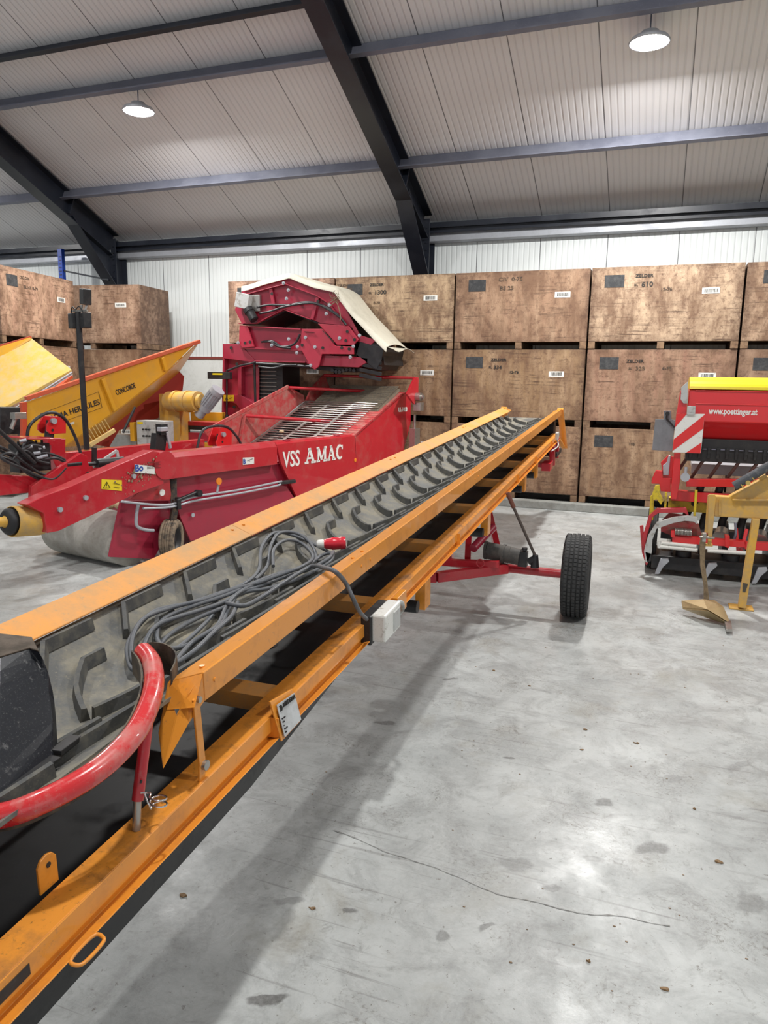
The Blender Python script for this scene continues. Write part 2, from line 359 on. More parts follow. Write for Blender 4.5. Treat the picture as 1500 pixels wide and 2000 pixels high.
for k, Y in enumerate((10.67, 8.90, 8.27)):
    mb = MB(); z = roofz(Y); xe = 40 if k < 2 else 24-3.92
    c0 = V((-24, Y, z)); 
    a = V((0, -1, .448)).normalized(); u = nup
    hh = .20 if k < 2 else .15; prof = [c0, c0-u*hh, c0-u*hh+a*.06, c0-u*(hh-.015)+a*.06, c0-u*(hh-.015)+a*.01, c0-u*.012+a*.01, c0-u*.012-a*.055, c0-a*.055]
    mb.prism(prof, (xe, 0, 0))
    struct('trim_%d' % n, mb, M_BLACKST if k == 2 else M_GALV, 0); n += 1
mb = MB(); mb.box(-24, 16, WY-.27, WY-.17, 4.17, 4.25); mb.box(-24, 16, WY-.2, WY-.19, 4.10, 4.2); struct('trim_%d' % n, mb, M_BLACKST); n += 1
mb = MB(); mb.prism([(-24, WY-.002, 4.14), (-24, WY-.10, 4.12), (-24, WY-.13, 4.08), (-24, WY-.13, 3.99), (-24, WY-.1, 3.97), (-24, WY-.002, 3.97)], (40, 0, 0)); struct('trim_%d' % n, mb, M_GALVL, .004); n += 1

def lamp(x, y, z, k, label):
    r = root('ceiling_lamp', Matrix.Translation((x, y, z)), label, 'lamp', None)
    MB().lathe([(.001, .10), (.09, .10), (.10, .06), (.19, .035), (.215, 0), (.21, -.012), (.20, -.012)], (0, 0, 0), (0, 0, 1), 28).build('housing', M_GALVL, r)
    MB().lathe([(.20, -.006), (.15, -.03), (.001, -.05)], (0, 0, 0), (0, 0, 1), 28).build('lens', M_GLOW, r)
    mb = MB(); mb.cyl((0, 0, .09), (0, 0, roofz(y)-z if y > -2 else .5), .008, 8); mb.build('hanger', M_GALV, r)
    l = bpy.data.lights.new('lamp_light', 'AREA'); l.shape = 'DISK'; l.size = .34; l.energy = LAMP_W*k; l.color = LAMP_COL
    o = bpy.data.objects.new('lamp_light', l); C.objects.link(o); o.parent = r; o.location = (0, 0, -.06)
    return r
for k, (x, y, z, e) in enumerate(LAMPS):
    lamp(x, y, z, e, ['round high bay lamp glowing below the roof in the left bay', 'round high bay lamp glowing below the roof at upper right of the photo'][k] if k < 2 else 'high bay lamp out of view, number %s along the roof' % ('three four five six seven'.split()[k-2]))

# ------------------------------------------------------------------ crates
BW = 1.87
def crate(loc, yaw, label, marks, group, patch=True, bar=True, name='potato_crate', tone=(.38, .245, .15)):
    r = root(name, yawf(loc, yaw), label, 'crate', group)
    b = MB(); D = 1.0; z0 = .095; z1 = 1.062; t = .03
    sag = random.uniform(-.004, .004)
    b.box(0, BW, 0, t, z0, z1); b.box(0, BW, D-t, D, z0, z1); b.box(0, t, t, D-t, z0, z1); b.box(BW-t, BW, t, D-t, z0, z1); b.box(t, BW-t, t, D-t, z0, z0+.03)
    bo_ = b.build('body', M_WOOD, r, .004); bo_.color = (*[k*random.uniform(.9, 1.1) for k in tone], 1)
    for x in (.0, BW-.09): 
        q = MB(); q.box(x, x+.09, 0, D, 0, z0-.004); q.build('skid', M_BATTEN, r, .004)
    q = MB(); q.box(BW/2-.045, BW/2+.045, .005, D, 0, z0-.004); q.build('skid', M_BATTEN, r, .004)
    if True:
        q = MB()
        for x in (.012, BW-.012):
            for k in range(9): q.cyl((x+(.012 if x < 1 else -.012), -.003, z0+.06+k*.105), (x+(.012 if x < 1 else -.012), .002, z0+.06+k*.105), .006, 6)
        q.build('nail_row', M_BATTEN, r)
    if patch:
        px = .17+random.uniform(-.01, .03); MB().box(px, px+.25, -.003, .001, .80, .96).build('chalk_patch', M_SLATE, r)
    if bar:
        bx = BW-.46+random.uniform(-.03, .03); q = MB(); q.box(bx, bx+.21, -.003, .001, .69, .765); x = bx+.03
        while x < bx+.18:
            ww = random.choice((.003, .005, .008)); q.box(x, x+ww, -.0042, -.002, .705, .75, 1); x += ww+random.choice((.004, .006))
        q.build('barcode_label', [M_WHITE, M_INK], r)
    for (s, x, z, h, ft) in marks:
        text(s, h, (x, -.0035, z), (1, 0, 0), (0, 0, 1), M_INK if ft else M_INKSOFT, r, 'stencil_marking', bold=.0015, sx=1.15, th=.0005)
    return r
X0, W_, P_ = -6.7641, 1.8971, 1.0745
LEV = ['bottom', 'middle', 'top']
MK = {
 (1, 2): [('TELJOR', .02, .93, .05, 0), ('PARTY NR', .01, .87, .05, 0), ('HASxMAX', .01, .81, .05, 0), ('ZELDER', .56, .92, .055, 1), ('BL', .54, .81, .04, 0), ('1300', .63, .80, .085, 1), ('8-70', .62, .66, .05, 0)],
 (2, 2): [('CIV  0-75', .62, .93, .075, 0), ('BS 25', .64, .81, .075, 0)],
 (3, 2): [('ZELDER', .56, .92, .055, 1), ('BL', .55, .81, .04, 0), ('610', .64, .80, .085, 1), ('12-76', .88, .74, .055, 0)],
 (1, 1): [('6-75', .95, .82, .055, 0)],
 (2, 1): [('ZELDER', .56, .90, .055, 1), ('BL', .53, .80, .04, 0), ('334', .60, .79, .07, 1), ('12-76', .83, .73, .05, 1)],
 (3, 1): [('ZELDER', .52, .89, .055, 1), ('BL', .55, .80, .04, 0), ('328', .64, .79, .07, 0), ('6-78', .98, .80, .055, 0)],
 (3, 0): [('105', .62, .84, .05, 0)],
 (0, 2): [('ZELDER', .56, .92, .055, 0)], (4, 2): [('BL', .55, .81, .05, 0)], (4, 1): [('BL', .55, .81, .05, 0)],
}
colname = {0: 'in the column behind the raised elevator', 1: 'second column from the left', 2: 'third column, above the conveyor tip', 3: 'fourth column, behind the seed drill side', 4: 'rightmost column'}
extra = {(1, 2): ' stencilled 1300', (2, 2): ' stencilled CIV and 25', (3, 2): ' stencilled 610', (2, 1): ' stencilled 334', (3, 1): ' stencilled 328', (3, 0): ' with faint 105'}
for c in range(5):
    for l in range(3):
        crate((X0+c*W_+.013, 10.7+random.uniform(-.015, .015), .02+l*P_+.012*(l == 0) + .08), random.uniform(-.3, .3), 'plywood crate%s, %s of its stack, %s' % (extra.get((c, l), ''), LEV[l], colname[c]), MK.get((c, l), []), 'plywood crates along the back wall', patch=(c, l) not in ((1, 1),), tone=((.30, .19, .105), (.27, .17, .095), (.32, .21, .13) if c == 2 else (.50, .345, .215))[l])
# the rotated stacks on the left
for l in range(3):
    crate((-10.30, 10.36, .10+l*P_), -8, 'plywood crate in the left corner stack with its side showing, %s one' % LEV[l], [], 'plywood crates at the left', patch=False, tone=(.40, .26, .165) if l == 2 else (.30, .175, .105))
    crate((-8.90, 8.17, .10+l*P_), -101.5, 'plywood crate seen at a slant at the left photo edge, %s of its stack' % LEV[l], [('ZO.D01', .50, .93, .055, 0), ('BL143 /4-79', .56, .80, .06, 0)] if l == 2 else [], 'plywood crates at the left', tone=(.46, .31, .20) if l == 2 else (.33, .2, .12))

# blue pallet rack upright behind the left crates
r = root('pallet_rack', Matrix.Translation((-11.0, 11.6, 0)), 'blue pallet rack upright rising behind the left crates', 'rack')
mb = MB(); mb.box(-.05, .05, -.04, .04, 0, 4.15); mb.build('upright', M_BLUE, r, .003)
mb = MB()
for k in range(60): mb.box(-.02, .0, -.043, -.039, .1+k*.066, .12+k*.066); mb.box(.01, .03, -.043, -.039, .1+k*.066, .12+k*.066)
mb.build('slot', M_BLACK, r)['kind'] = 'stuff'
mb = MB(); mb.bar((.05, 0, 3.75), (1.1, 0, 3.55), .03, .03); mb.build('brace', M_BLACKST, r)

# ------------------------------------------------------------------ belt conveyor (its own sloping frame)
cO = V((-1.3695, 0, 1.003)); cv = V((-.0252, 1, .0466)).normalized(); cu = V((cv.y, -cv.x, 0)).normalized(); cw = cu.cross(cv)
CF = frame(cO, cu, cv, cw)
K = root('belt_conveyor', CF, 'long orange field conveyor with black chevron rubber belt crossing the hall', 'conveyor')
def along(prof, v0, v1, name, mat, parent=K, bevel=.0015):
    mb = MB(); mb.prism([(p[0], v0, p[1]) for p in prof], (0, v1-v0, 0)); return mb.build(name, mat, parent, bevel, 1)
railp = [(.27, -.040), (.372, .0), (.376, -.001), (.376, -.078), (.371, -.078), (.371, -.007), (.27, -.046)]
for sgn, cuts in ((1, [1.47, 2.625, 4.66, 9.72]), (-1, [.9, 2.87, 5.08, 7.35, 9.66])):
    for k in range(len(cuts)-1):
        o = along([(p[0]*sgn, p[1]) for p in railp], cuts[k]+.0015, cuts[k+1]-.0015, 'side_rail', M_ORANGE if sgn > 0 else M_ORANGE_DUST)
        for vv in (cuts[k]+.05, cuts[k+1]-.05):
            q = MB(); q.cyl((.34*sgn, vv, -.014), (.34*sgn, vv, -.007), .007, 10); q.cut().cyl((.375*sgn, vv, -.04), (.379*sgn, vv, -.04), .006, 10); q.build('bolt', M_ORANGE, o)
# bent end of the right rail
mb = MB()
mb.prism([(.27, 1.47, -.040), (.376, 1.47, 0), (.392, 1.405, -.055), (.30, 1.42, -.085)], (0, -.004, -.004))
mb.prism([(.374, 1.475, -.002), (.374, 1.475, -.078), (.372, 1.40, -.105), (.345, 1.33, -.19), (.34, 1.40, -.09), (.36, 1.43, -.04)], (-.004, 0, 0))
mb.prism([(.27, 1.47, -.044), (.34, 1.40, -.09), (.345, 1.33, -.19), (.30, 1.38, -.13)], (-.003, 0, -.003))
mb.build('rail_end_flap', M_ORANGE, K, .0012, 1)
q = MB(); q.bar((.380, 1.425, -.045), (.372, 1.447, -.240), .026, .006, (1, 0, 0)); q.bar((.372, 1.447, -.225), (.368, 1.447, -.285), .026, .006, (1, 0, 0))
q = q.build('rail_bracket', M_ORANGE, K, .001, 1); MB().cyl((.382, 1.43, -.052), (.391, 1.43, -.052), .009, 6).cyl((.374, 1.452, -.245), (.384, 1.452, -.245), .013, 12).build('bolt', M_STEEL, q)
# main channel beams
beamp = [(.300, -.285), (.377, -.285), (.377, -.2885), (.300, -.2885)]
lipp = [(.3772, -.285), (.380, -.286), (.381, -.336), (.3775, -.336)]
webp = [(.362, -.2885), (.366, -.2885), (.366, -.364), (.405, -.351), (.405, -.355), (.366, -.369), (.362, -.369)]
for sgn in (1, -1):
    for pr, nm_, mt in ((beamp, 'beam_cap', M_ORANGE_DIRTY), (lipp, 'channel_lip', M_ORANGE), (webp, 'channel_beam', M_ORANGE)):
        along([(p[0]*sgn, p[1]) for p in pr], .3, 9.45, nm_, mt)
    mb = MB()
    for v0 in (3.0, 4.14, 6.3, 7.4, 8.7): mb.cut().box(min(.366*sgn, .398*sgn), max(.366*sgn, .398*sgn), v0, v0+.006, -.36, -.289)
    mb.build('stiffener', M_ORANGE, K)
for v0 in (.75, 1.93, 2.86, 3.9, 4.95, 6.0, 7.05, 8.05, 8.8, 9.2):
    mb = MB(); mb.prism([(-.36, v0, -.30), (-.36, v0+.09, -.30), (-.36, v0+.09, -.306), (-.36, v0+.006, -.306), (-.36, v0+.006, -.355), (-.36, v0, -.355)], (.72, 0, 0))
    mb.build('crossmember', M_ORANGE_DUST, K, .001, 1)
    mb = MB()
    for s in (-1, 1): mb.cyl((s*.11, v0+.05, -.205), (s*.30, v0+.05, -.12), .028, 14)
    mb.cyl((-.1, v0+.05, -.222), (.1, v0+.05, -.222), .028, 14); mb.build('idler_roller', M_BLACK, K)
# belt
def beltw(u, v):
    a = min(abs(u)/.30, 1); w_ = -.180+.118*(a**1.6 if a > .0 else 0)
    t = min(max((v-8.6)/1.0, 0), 1); return w_*(1-t)+(-.115)*t
bm = MB(); us = [-.30+.60*k/16 for k in range(17)]; vs_ = [.30+9.32*k/60 for k in range(61)]
bm.grid(lambda a, b: (us[round(a*16)], vs_[round(b*60)], beltw(us[round(a*16)], vs_[round(b*60)])), 16, 60, th=(0, 0, -.010))
# wrap over the head drum
bm.grid(lambda a, b: (-.30+.6*a, 9.62+.135*math.sin(b*PI), -.25+.135*math.cos(b*PI)), 2, 12, th=(0, 0, -.004))
bo = bm.build('carrying_belt', M_BELT, K)
cm = MB()
def rib(pts, h=.037, t=.016):
    pts = cr(pts, 3) if len(pts) > 2 else [V(p) for p in pts]
    out = []
    for k, p in enumerate(pts):
        d = (pts[min(k+1, len(pts)-1)]-pts[max(k-1, 0)]); nn = V((-d.y, d.x, 0)).normalized()
        b = beltw(p.x, p.y); out.append((p, nn, b))
    vs = []; 
    for p, nn, b in out:
        vs += [(p.x-nn.x*t*.85, p.y-nn.y*t*.85, b-.002), (p.x+nn.x*t*.85, p.y+nn.y*t*.85, b-.002), (p.x+nn.x*t*.42, p.y+nn.y*t*.42, b+h), (p.x-nn.x*t*.42, p.y-nn.y*t*.42, b+h)]
    fs = [(3, 2, 1, 0)]
    for k in range(len(out)-1):
        o_ = k*4
        for j in range(4): fs.append((o_+j, o_+(j+1) % 4, o_+4+(j+1) % 4, o_+4+j))
    m_ = (len(out)-1)*4; fs.append((m_, m_+1, m_+2, m_+3)); cm.add(vs, fs)
def P3(l, v): return [(a, b+v, 0) for a, b in l]
for k in range(-3, 23):
    v = 1.60+.3625*k
    if v+.26 > 9.58 or v < .45: continue
    rib(P3([(-.255, .20), (-.258, .0)], v)); rib(P3([(-.258, .0), (-.165, -.11)], v))
    rib(P3([(-.148, .20-.08), (-.150, .035)], v)); rib(P3([(-.150, .035), (-.08, -.075), (.025, -.165)], v))
    rib(P3([(.045, -.155), (.09, -.05), (.135, .13)], v)); rib(P3([(.16, -.06), (.20, .06), (.245, .22)], v))
cm.build('cleat_pattern', M_CLEAT, bo)
# trough edge strips and return belt
def rprof(v):
    t = min(max((v-1.7)/1.0, 0), 1)
    lo = -.462*(1-t)-.405*t; e = .366*(1-t)+.345*t; hi = -.374*(1-t)-.380*t
    return [(-e, hi), (-e+.004, lo), (-.15, lo-.004), (.15, lo-.004), (e-.004, lo), (e, hi)]
rb = MB(); vl = [.72, .80, 1.2, 1.7, 1.95, 2.2, 2.45, 2.7, 4, 6, 8, 9.3, 9.6]
rb.grid(lambda a, b: (rprof(vl[round(b*12)])[round(a*5)][0]*(.86 if round(b*12) == 0 else 1), vl[round(b*12)], rprof(vl[round(b*12)])[round(a*5)][1]), 5, 12, th=(0, 0, .008))
rb.build('return_belt', M_BLACKR, K)
MB().cyl((-.30, .72, -.30), (.30, .72, -.30), .13, 24).build('tail_drum', M_BLACKR, K)
MB().cyl((-.31, 9.62, -.25), (.31, 9.62, -.25), .125, 24).build('head_drum', M_BLACKR, K)
# head end plates
for s in (1, -1):
    mb = MB(); mb.bar((.36*s, 9.70, .0), (.39*s, 10.2, -.56), .075, .03, (0, 1, 0)); mb.bar((.36*s, 9.46, -.32), (.38*s, 10.17, -.55), .045, .03, (0, 0, 1)); mb.bar((.27*s, 9.70, -.04), (.375*s, 9.71, .0), .05, .012, (0, 0, 1))
    mb.cyl((.36*s, 10.17, -.55), (.42*s, 10.17, -.55), .012, 10)
    mb.build('head_bracket', M_ORANGE, K, .001, 1)
mb = MB(); mb.box(.30, .40, 8.55, 8.80, -.62, -.53); mb.prism([(.34, 8.9, -.36), (.40, 8.9, -.36), (.40, 8.98, -.62), (.34, 8.98, -.62)], (0, .07, 0)); mb.prism([(.34, 9.35, -.33), (.40, 9.35, -.33), (.40, 9.35, -.58), (.34, 9.35, -.58)], (0, .07, 0)); mb.box(.2, .36, 8.8, 9.4, -.62, -.58)
mb.build('drive_mount', M_RED, K, .003)
mb = MB(); mb.cyl((.2, 9.15, -.46), (.36, 9.15, -.46), .07, 18); mb.box(.30, .40, 9.2, 9.7, -.55, -.5); mb.build('drive_motor', M_BLACK, K)
mb = MB(); mb.box(.378, .41, 9.1, 9.22, -.33, -.24); mb.build('junction_box', M_GREY, K, .004)
mb = MB(); mb.tube(cr([(.4, 9.16, -.33), (.42, 9.1, -.39), (.41, 8.9, -.40), (.4, 8.6, -.39)], 5), .008, 8); mb.build('conduit', M_GREY, K)
# drop legs with return idlers
for v0 in (1.2, 3.42, 5.0, 6.68, 7.45):
    mb = MB()
    for s in (1, -1):
        mb.cut().prism([(.392*s, v0, -.36), (.392*s, v0, -.515), (.388*s, v0, -.515), (.388*s, v0, -.36)], (0, .10, 0)); mb.box(min(.34*s, .39*s), max(.34*s, .39*s), v0, v0+.005, -.515, -.36)
    if v0 > 2: mb.build('idler_hanger', M_ORANGE, K, .001, 1)
    if v0 > 2: MB().cyl((-.36, v0-.07, -.475), (.375, v0-.07, -.475), .032, 18).build('return_roller', M_BLACK, K)
    else: MB().cyl((-.30, .98, -.36), (.05, .98, -.36), .028, 18).build('return_roller', M_BLACK, K)
# switch box, socket plate, nameplate
mb = MB(); mb.prism([(0.37,2.72,-0.262),(0.37,2.855,-0.259),(0.37,3.002,-0.308),(0.37,3.016,-0.396),(0.37,2.882,-0.406),(0.37,2.731,-0.349)], (.002, 0, 0))
mb = MB(); mb.box(.405, .465, 2.60, 2.80, -.36, -.245); o = mb.build('switch_box', M_WHITE, K, .008); MB().box(.464, .469, 2.70, 2.78, -.345, -.265).build('window_strip', M_GREY, o)
MB().box(.365, .41, 2.585, 2.80, -.372, -.25).build('socket_base', M_BLACK, K, .006)
MB().tube(cr([(.43, 2.80, -.27), (.445, 2.86, -.275), (.44, 2.90, -.32), (.41, 2.93, -.36)], 5), .010, 10).build('conduit', M_GREY, K)
mb = MB(); mb.box(.381, .408, 2.93, 3.06, -.372, -.287); mb.build('cover_plate', M_ORANGE, K, .002)
pl = MB(); pl.prism([(.380, 1.79, -.232), (.380, 1.935, -.258), (.408, 1.93, -.362), (.408, 1.80, -.362)][::-1], (.006, 0, .0)); pl.box(.366, .404, 1.80, 1.806, -.355, -.289)
pl = pl.build('name_plate_mount', M_ORANGE, K, .001, 1)
pd = V((.028, 0, -.13)).normalized()
po = V((.3955, 1.808, -.25)); nrm = V((0, 1, -.03)).cross(-pd).normalized()
q = MB(); q.prism([po, po+V((0, .118, -.016)), po+V((0, .116, 0))+pd*.105, po+V((0, .002, 0))+pd*.105], nrm*.002); q = q.build('name_plate', M_SILVER, pl)
tx = V((0, 1, -.10)); tz = -pd
text('MIEDEMA', .0195, po+V((.003, .030, 0))+pd*.022, tx, tz, M_INK, q, 'lettering', bold=.0001, shear=.2)
text('»', .034, po+V((.003, .010, 0))+pd*.024, tx, tz, M_INK, q, 'logo', bold=.001)
for k in range(5): text('%s' % ('Bouwjaar Serie nr Gewicht Volt kW'.split(' ')[k]), .0062, po+V((.003, .008, 0))+pd*(.05+k*.011), tx, tz, M_INK, q, 'lettering')
# lug, rope ring, slot
mb = MB(); lug = [(.285, .985, -.285), (.285, .985, -.225), (.285, .995, -.212), (.285, 1.010, -.207), (.285, 1.025, -.212), (.285, 1.035, -.225), (.285, 1.035, -.285)]
mb.prism(lug, (.006, 0, 0)); q = mb.build('lug', M_ORANGE, K, .001, 1); MB().cyl((.2845, 1.012, -.232), (.2925, 1.012, -.232), .006, 12).build('hole', M_INK, q)
mb = MB(); mb.tube(cr([(.405, .93, -.355), (.425, .93, -.357), (.432, .945, -.357), (.432, .985, -.357), (.425, 1.0, -.357), (.405, 1.0, -.355), (.40, .965, -.355)], 5, True), .004, 8, closed=True); mb.build('tie_loop', M_ORANGE, K)
MB().box(.3795, .3815, .70, .86, -.326, -.302).build('adjuster_slot', M_BLACK, K)
# feed hopper: red hoop, strut, pin, rubber skirt, black guard
hp = [(.165, 1.515, .008), (.235, 1.455, .012), (.300, 1.375, .004), (.348, 1.285, -.010), (.378, 1.185, -.026), (.372, 1.08, -.045), (.32, .99, -.066), (.24, .945, -.09), (.1, .905, -.10), (-.1, .90, -.10), (-.27, .95, -.085), (-.33, 1.1, -.06), (-.34, 1.3, -.03)]
HP = cr(hp, 6)
MB().tube(HP, .0245, 18).build('hopper_hoop', M_RED_TUBE, K)
mb = MB(); mb.cyl((.346, 1.29, -.02), (.340, 1.235, -.215), .0135, 18); q = mb.build('hoop_strut', M_RED, K)
MB().cyl((.3535, 1.234, -.165), (.3555, 1.234, -.165), .004, 10).build('pin_hole', M_INK, q)
MB().cyl((.340, 1.236, -.20), (.339, 1.224, -.285), .0095, 16).build('strut_rod', M_STEEL, K)
lp = [(.352, 1.232, -.193)]+[(.375+.02*math.cos(a)+.014, 1.245+.016*math.sin(a), -.197-.002*k) for k, a in enumerate([PI+j*PI/4 for j in range(18)])]+[(.35, 1.245, -.197)]
MB().tube(cr(lp, 2), .0022, 8).build('linch_pin', M_CHROME, K)
def skirt(a, b):
    i = min(int(a*(len(HP)-2)), len(HP)-2); p = HP[i]; d = (HP[i+1]-p).normalized(); nn = V((-d.y, d.x, 0)).normalized()
    q_ = p-nn*(.030) if True else p
    return q_+V((0, 0, -.045+b*.062))
for sgn_test in (0,):
    cpt = V((0, 1.25, 0))
def skirt(a, b):
    i = min(int(round(a*70)), len(HP)-2); p = HP[i]; inn = (V((0, 1.3, 0))-V((p.x, p.y, 0))).normalized()
    return p+inn*.032+V((0, 0, -.055+b*.066))
sk = MB(); sk.grid(skirt, 70, 3, th=(.003, .003, 0))
curl = [(.150, 1.525), (.165, 1.555), (.20, 1.565), (.245, 1.54), (.27, 1.50), (.285, 1.46)]
cc = cr([(a, b, 0) for a, b in curl], 4)
sk.grid(lambda a, b: (cc[round(a*20)].x, cc[round(a*20)].y, -.075+b*(.10-.03*a)), 20, 3, th=(.003, .003, 0))
sk.build('rubber_skirt', paint('worn_skirt_rubber', (.045, .04, .035), .7, (.17, .14, .10), .9, .42, .62, 12), K)
Gt = [V(x) for x in [(0.077,1.256,0.1),(0.042,1.263,0.1),(0.017,1.202,0.1),(-0.078,1.097,0.1),(-0.288,1.272,0.1),(-0.096,1.309,0.1),(-0.003,1.317,0.1)]]
Gm = [V(x) for x in [(0.1,1.261,0.01),(0.106,1.243,0.01),(0.094,1.115,0.01),(0.059,0.969,0.01),(-0.319,1.284,0.01),(-0.145,1.344,0.01),(-0.035,1.349,0.01)]]
Gb = [V(x) for x in [(0.159,1.198,-0.1),(0.182,1.16,-0.1),(0.184,1.012,-0.1),(0.167,0.863,-0.1),(-0.208,1.174,-0.1),(-0.084,1.27,-0.1),(0.011,1.304,-0.1)]]
n_ = 7; rings = []
for t in [k/8 for k in range(9)]:
    rings.append([a*(1-t)*(1-2*t)+b*4*t*(1-t)+c*t*(2*t-1) for a, b, c in zip(Gb, Gm, Gt)])
mb = MB(); mb.add([p for r3 in rings for p in r3], [(i*n_+(k+1) % n_, i*n_+k, (i+1)*n_+k, (i+1)*n_+(k+1) % n_) for i in range(8) for k in range(n_)])
mb.add(rings[0], [list(range(n_-1, -1, -1))]); mb.build('feed_guard', M_GUARD, K, .003)
mb = MB(); mb.prism([p+V((0, 0, .0005)) for p in rings[-1]], (0, 0, .004)); mb.build('guard_top', paint('brown_rubber_edge', (.10, .075, .055), .75, (.05, .04, .03), .8, .4, .6, 14), K, .001, 1)
mb = MB(); mb.bar(V((0.181,1.17,-0.09)), V((0.172,1.246,-0.095)), .03, .012); mb.bar(V((0.174,0.947,-0.1)), V((0.189,1.163,-0.095)), .03, .008); mb.build('guard_foot', M_BLACK, K, .002)
# undercarriage
U = MB(); inv = CF.inverted()
def wl(x, y, z): return inv @ V((x, y, z))
ax0, ax1 = wl(-2.62, 5.72, .325), wl(-.63, 5.72, .325)
MB().cyl(wl(-2.7, 5.72, .325), wl(-.62, 5.72, .325), .035, 18).build('axle', M_RED, K)
mb = MB(); a0, a1 = wl(*(-1.532,5.25,0.321)), wl(*(-1.078,5.66,0.34))
mb.bar(a0, a1, .06, .075); mb.bar(a0, wl(-1.95, 5.2, .30), .06, .075); mb.bar(wl(-2.4, 5.66, .33), wl(-1.95, 5.2, .30), .06, .075); mb.build('axle_arm', M_RED, K, .004)
mb = MB(); mb.bar(wl(*(-1.588,5.5,0.375)), wl(*(-1.118,5.55,0.395)), .05, .05); mb.tube(cr([wl((-1.245,5.45,0.413)[0]+.03*math.cos(t), 5.45, (-1.245,5.45,0.413)[2]+.03*math.sin(t)) for t in [k*PI/5 for k in range(10)]], 2, True), .005, 6, closed=True); mb.build('tow_eye', M_RED, K, .003)
mb = MB(); mb.bar(wl(-1.62, 6.6, .98), wl(-1.42, 5.75, .36), .05, .07); mb.bar(wl(-1.30, 6.9, .92), wl(-1.46, 6.6, .66), .05, .07); mb.bar(wl(-1.46, 6.6, .66), wl(-1.16, 5.8, .35), .05, .06); mb.bar(wl(-1.56, 5.72, .35), wl(-1.56, 5.5, .85), .05, .06); mb.build('lift_frame', M_RED, K, .003)
mb = MB(); mb.cyl(wl(-1.33, 5.55, .50), wl(-1.245, 5.86, .62), .034, 16); mb.build('lift_cylinder', M_RED_DARK, K)
mb = MB(); mb.cyl(wl(-1.24, 5.66, .47), wl(-1.06, 5.66, .45), .068, 24); mb.cyl(wl(-1.12, 5.66, .455), wl(-1.10, 5.66, .453), .078, 24); mb.cyl(wl(-1.06, 5.66, .45), wl(-.98, 5.66, .44), .065, 24); mb.cyl(wl(-1.26, 5.66, .47), wl(-1.24, 5.66, .47), .072, 24); mb.build('pump_barrel', paint('weathered_grey_iron', (.05, .047, .043), .6, (.13, .115, .10), .8, .4, .6, 14), K)
mb = MB(); mb.box(-.035, .035, -.03, .03, -.06, .06); 
tm = CF.inverted() @ Matrix.Translation((-.955, 5.66, .43)); mb.v = [tuple(tm @ V(p)) for p in mb.v]
mb.cyl(wl(-.945, 5.66, .52), wl(-.945, 5.66, .50), .022, 10); mb.cyl(wl(-.945, 5.66, .50), wl(-.945, 5.66, .44), .010, 8); mb.cyl(wl(-.91, 5.66, .41), wl(-.86, 5.66, .44), .028, 14); mb.cyl(wl(-.86, 5.66, .37), wl(-.86, 5.66, .47), .034, 16, .022); mb.build('pump_valve', M_BLACK, K)
MB().cyl(wl(-.86, 5.66, .46), wl(-1.045, 5.60, .86), .0115, 12).build('jack_lever', paint('lever_steel', (.08, .06, .05), .5), K)
MB().cyl(wl(-1.035, 5.603, .84), wl(-1.085, 5.585, .955), .017, 14).build('lever_grip', paint('brown_grip', (.16, .055, .035), .6), K)
def wheel(parent, c, ax, r, wd, tmat, rimm, lug=True, name='wheel'):
    c, ax = V(c), V(ax).normalized(); t = MB(); h = wd/2
    prof = [(r*.60, -h*.75), (r*.62, -h*.92), (r*.78, -h*1.0), (r*.92, -h*.93), (r*.975, -h*.80)]
    ng = 4
    for k in range(ng+1):
        a = -h*.78+k*(2*h*.78)/(ng+.001)
        b0 = -h*.78+k*(2*h*.78-.0)/(ng+1); b1 = -h*.78+(k+1)*(2*h*.78)/(ng+1)
        crn = 1-.02*abs((b0+b1)/2/h)
        crn *= .984 if lug else 1; prof += [(r*crn, b0+.004), (r*crn, b1-.004)]
        if k < ng: prof += [(r*crn*.970, b1-.003), (r*crn*.970, b1+.003)]
    prof += [(r*.975, h*.80), (r*.92, h*.93), (r*.78, h), (r*.62, h*.92), (r*.60, h*.75)]
    t.lathe(prof, c, ax, 72)
    if lug:
        ref = ax.orthogonal().normalized(); b2 = ax.cross(ref)
        for k in range(64):
            for rb_i in range(5):
                b0 = -h*.78+rb_i*(2*h*.78)/5+.006; b1 = b0+(2*h*.78)/5-.012; a0 = 2*PI*(k+.10+.12*(rb_i % 2))/64; a1 = a0+2*PI*.80/64
                rr0, rr1 = r*.975, r*(1.004-.015*abs(rb_i-2)/2)
                def pt(a, rr, b): return c+(ref*math.cos(a)+b2*math.sin(a))*rr+ax*b
                t.prism([pt(a0, rr1, b0), pt(a1, rr1, b0+.0), pt(a1, rr1, b1), pt(a0, rr1, b1)], (ref*math.cos(a0)+b2*math.sin(a0))*(rr0-rr1))
        for k in range(60):
            a = 2*PI*k/60
            d = ref*math.cos(a)+b2*math.sin(a); tg = ax.cross(d)
            for s in (-1, 1):
                t.prism([c+d*r*.93+ax*h*.93*s-tg*.006, c+d*r*.93+ax*h*.93*s+tg*.006, c+d*(r*.992)+ax*h*.80*s+tg*.006, c+d*(r*.992)+ax*h*.80*s-tg*.006], ax*h*-.02*s)
    t.build('tyre', tmat, parent)
    q = MB(); q.lathe([(r*.62, -h*.8), (r*.58, -h*.8), (r*.55, -h*.3), (r*.3, -h*.1), (r*.16, -h*.25), (.001, -h*.25)], c, ax, 32); q.lathe([(.001, h*.5), (r*.16, h*.5), (r*.17, h*.2), (r*.35, h*.1), (r*.55, h*.3), (r*.58, h*.8), (r*.62, h*.8)], c, ax, 32)
    q.build('rim', rimm, parent)
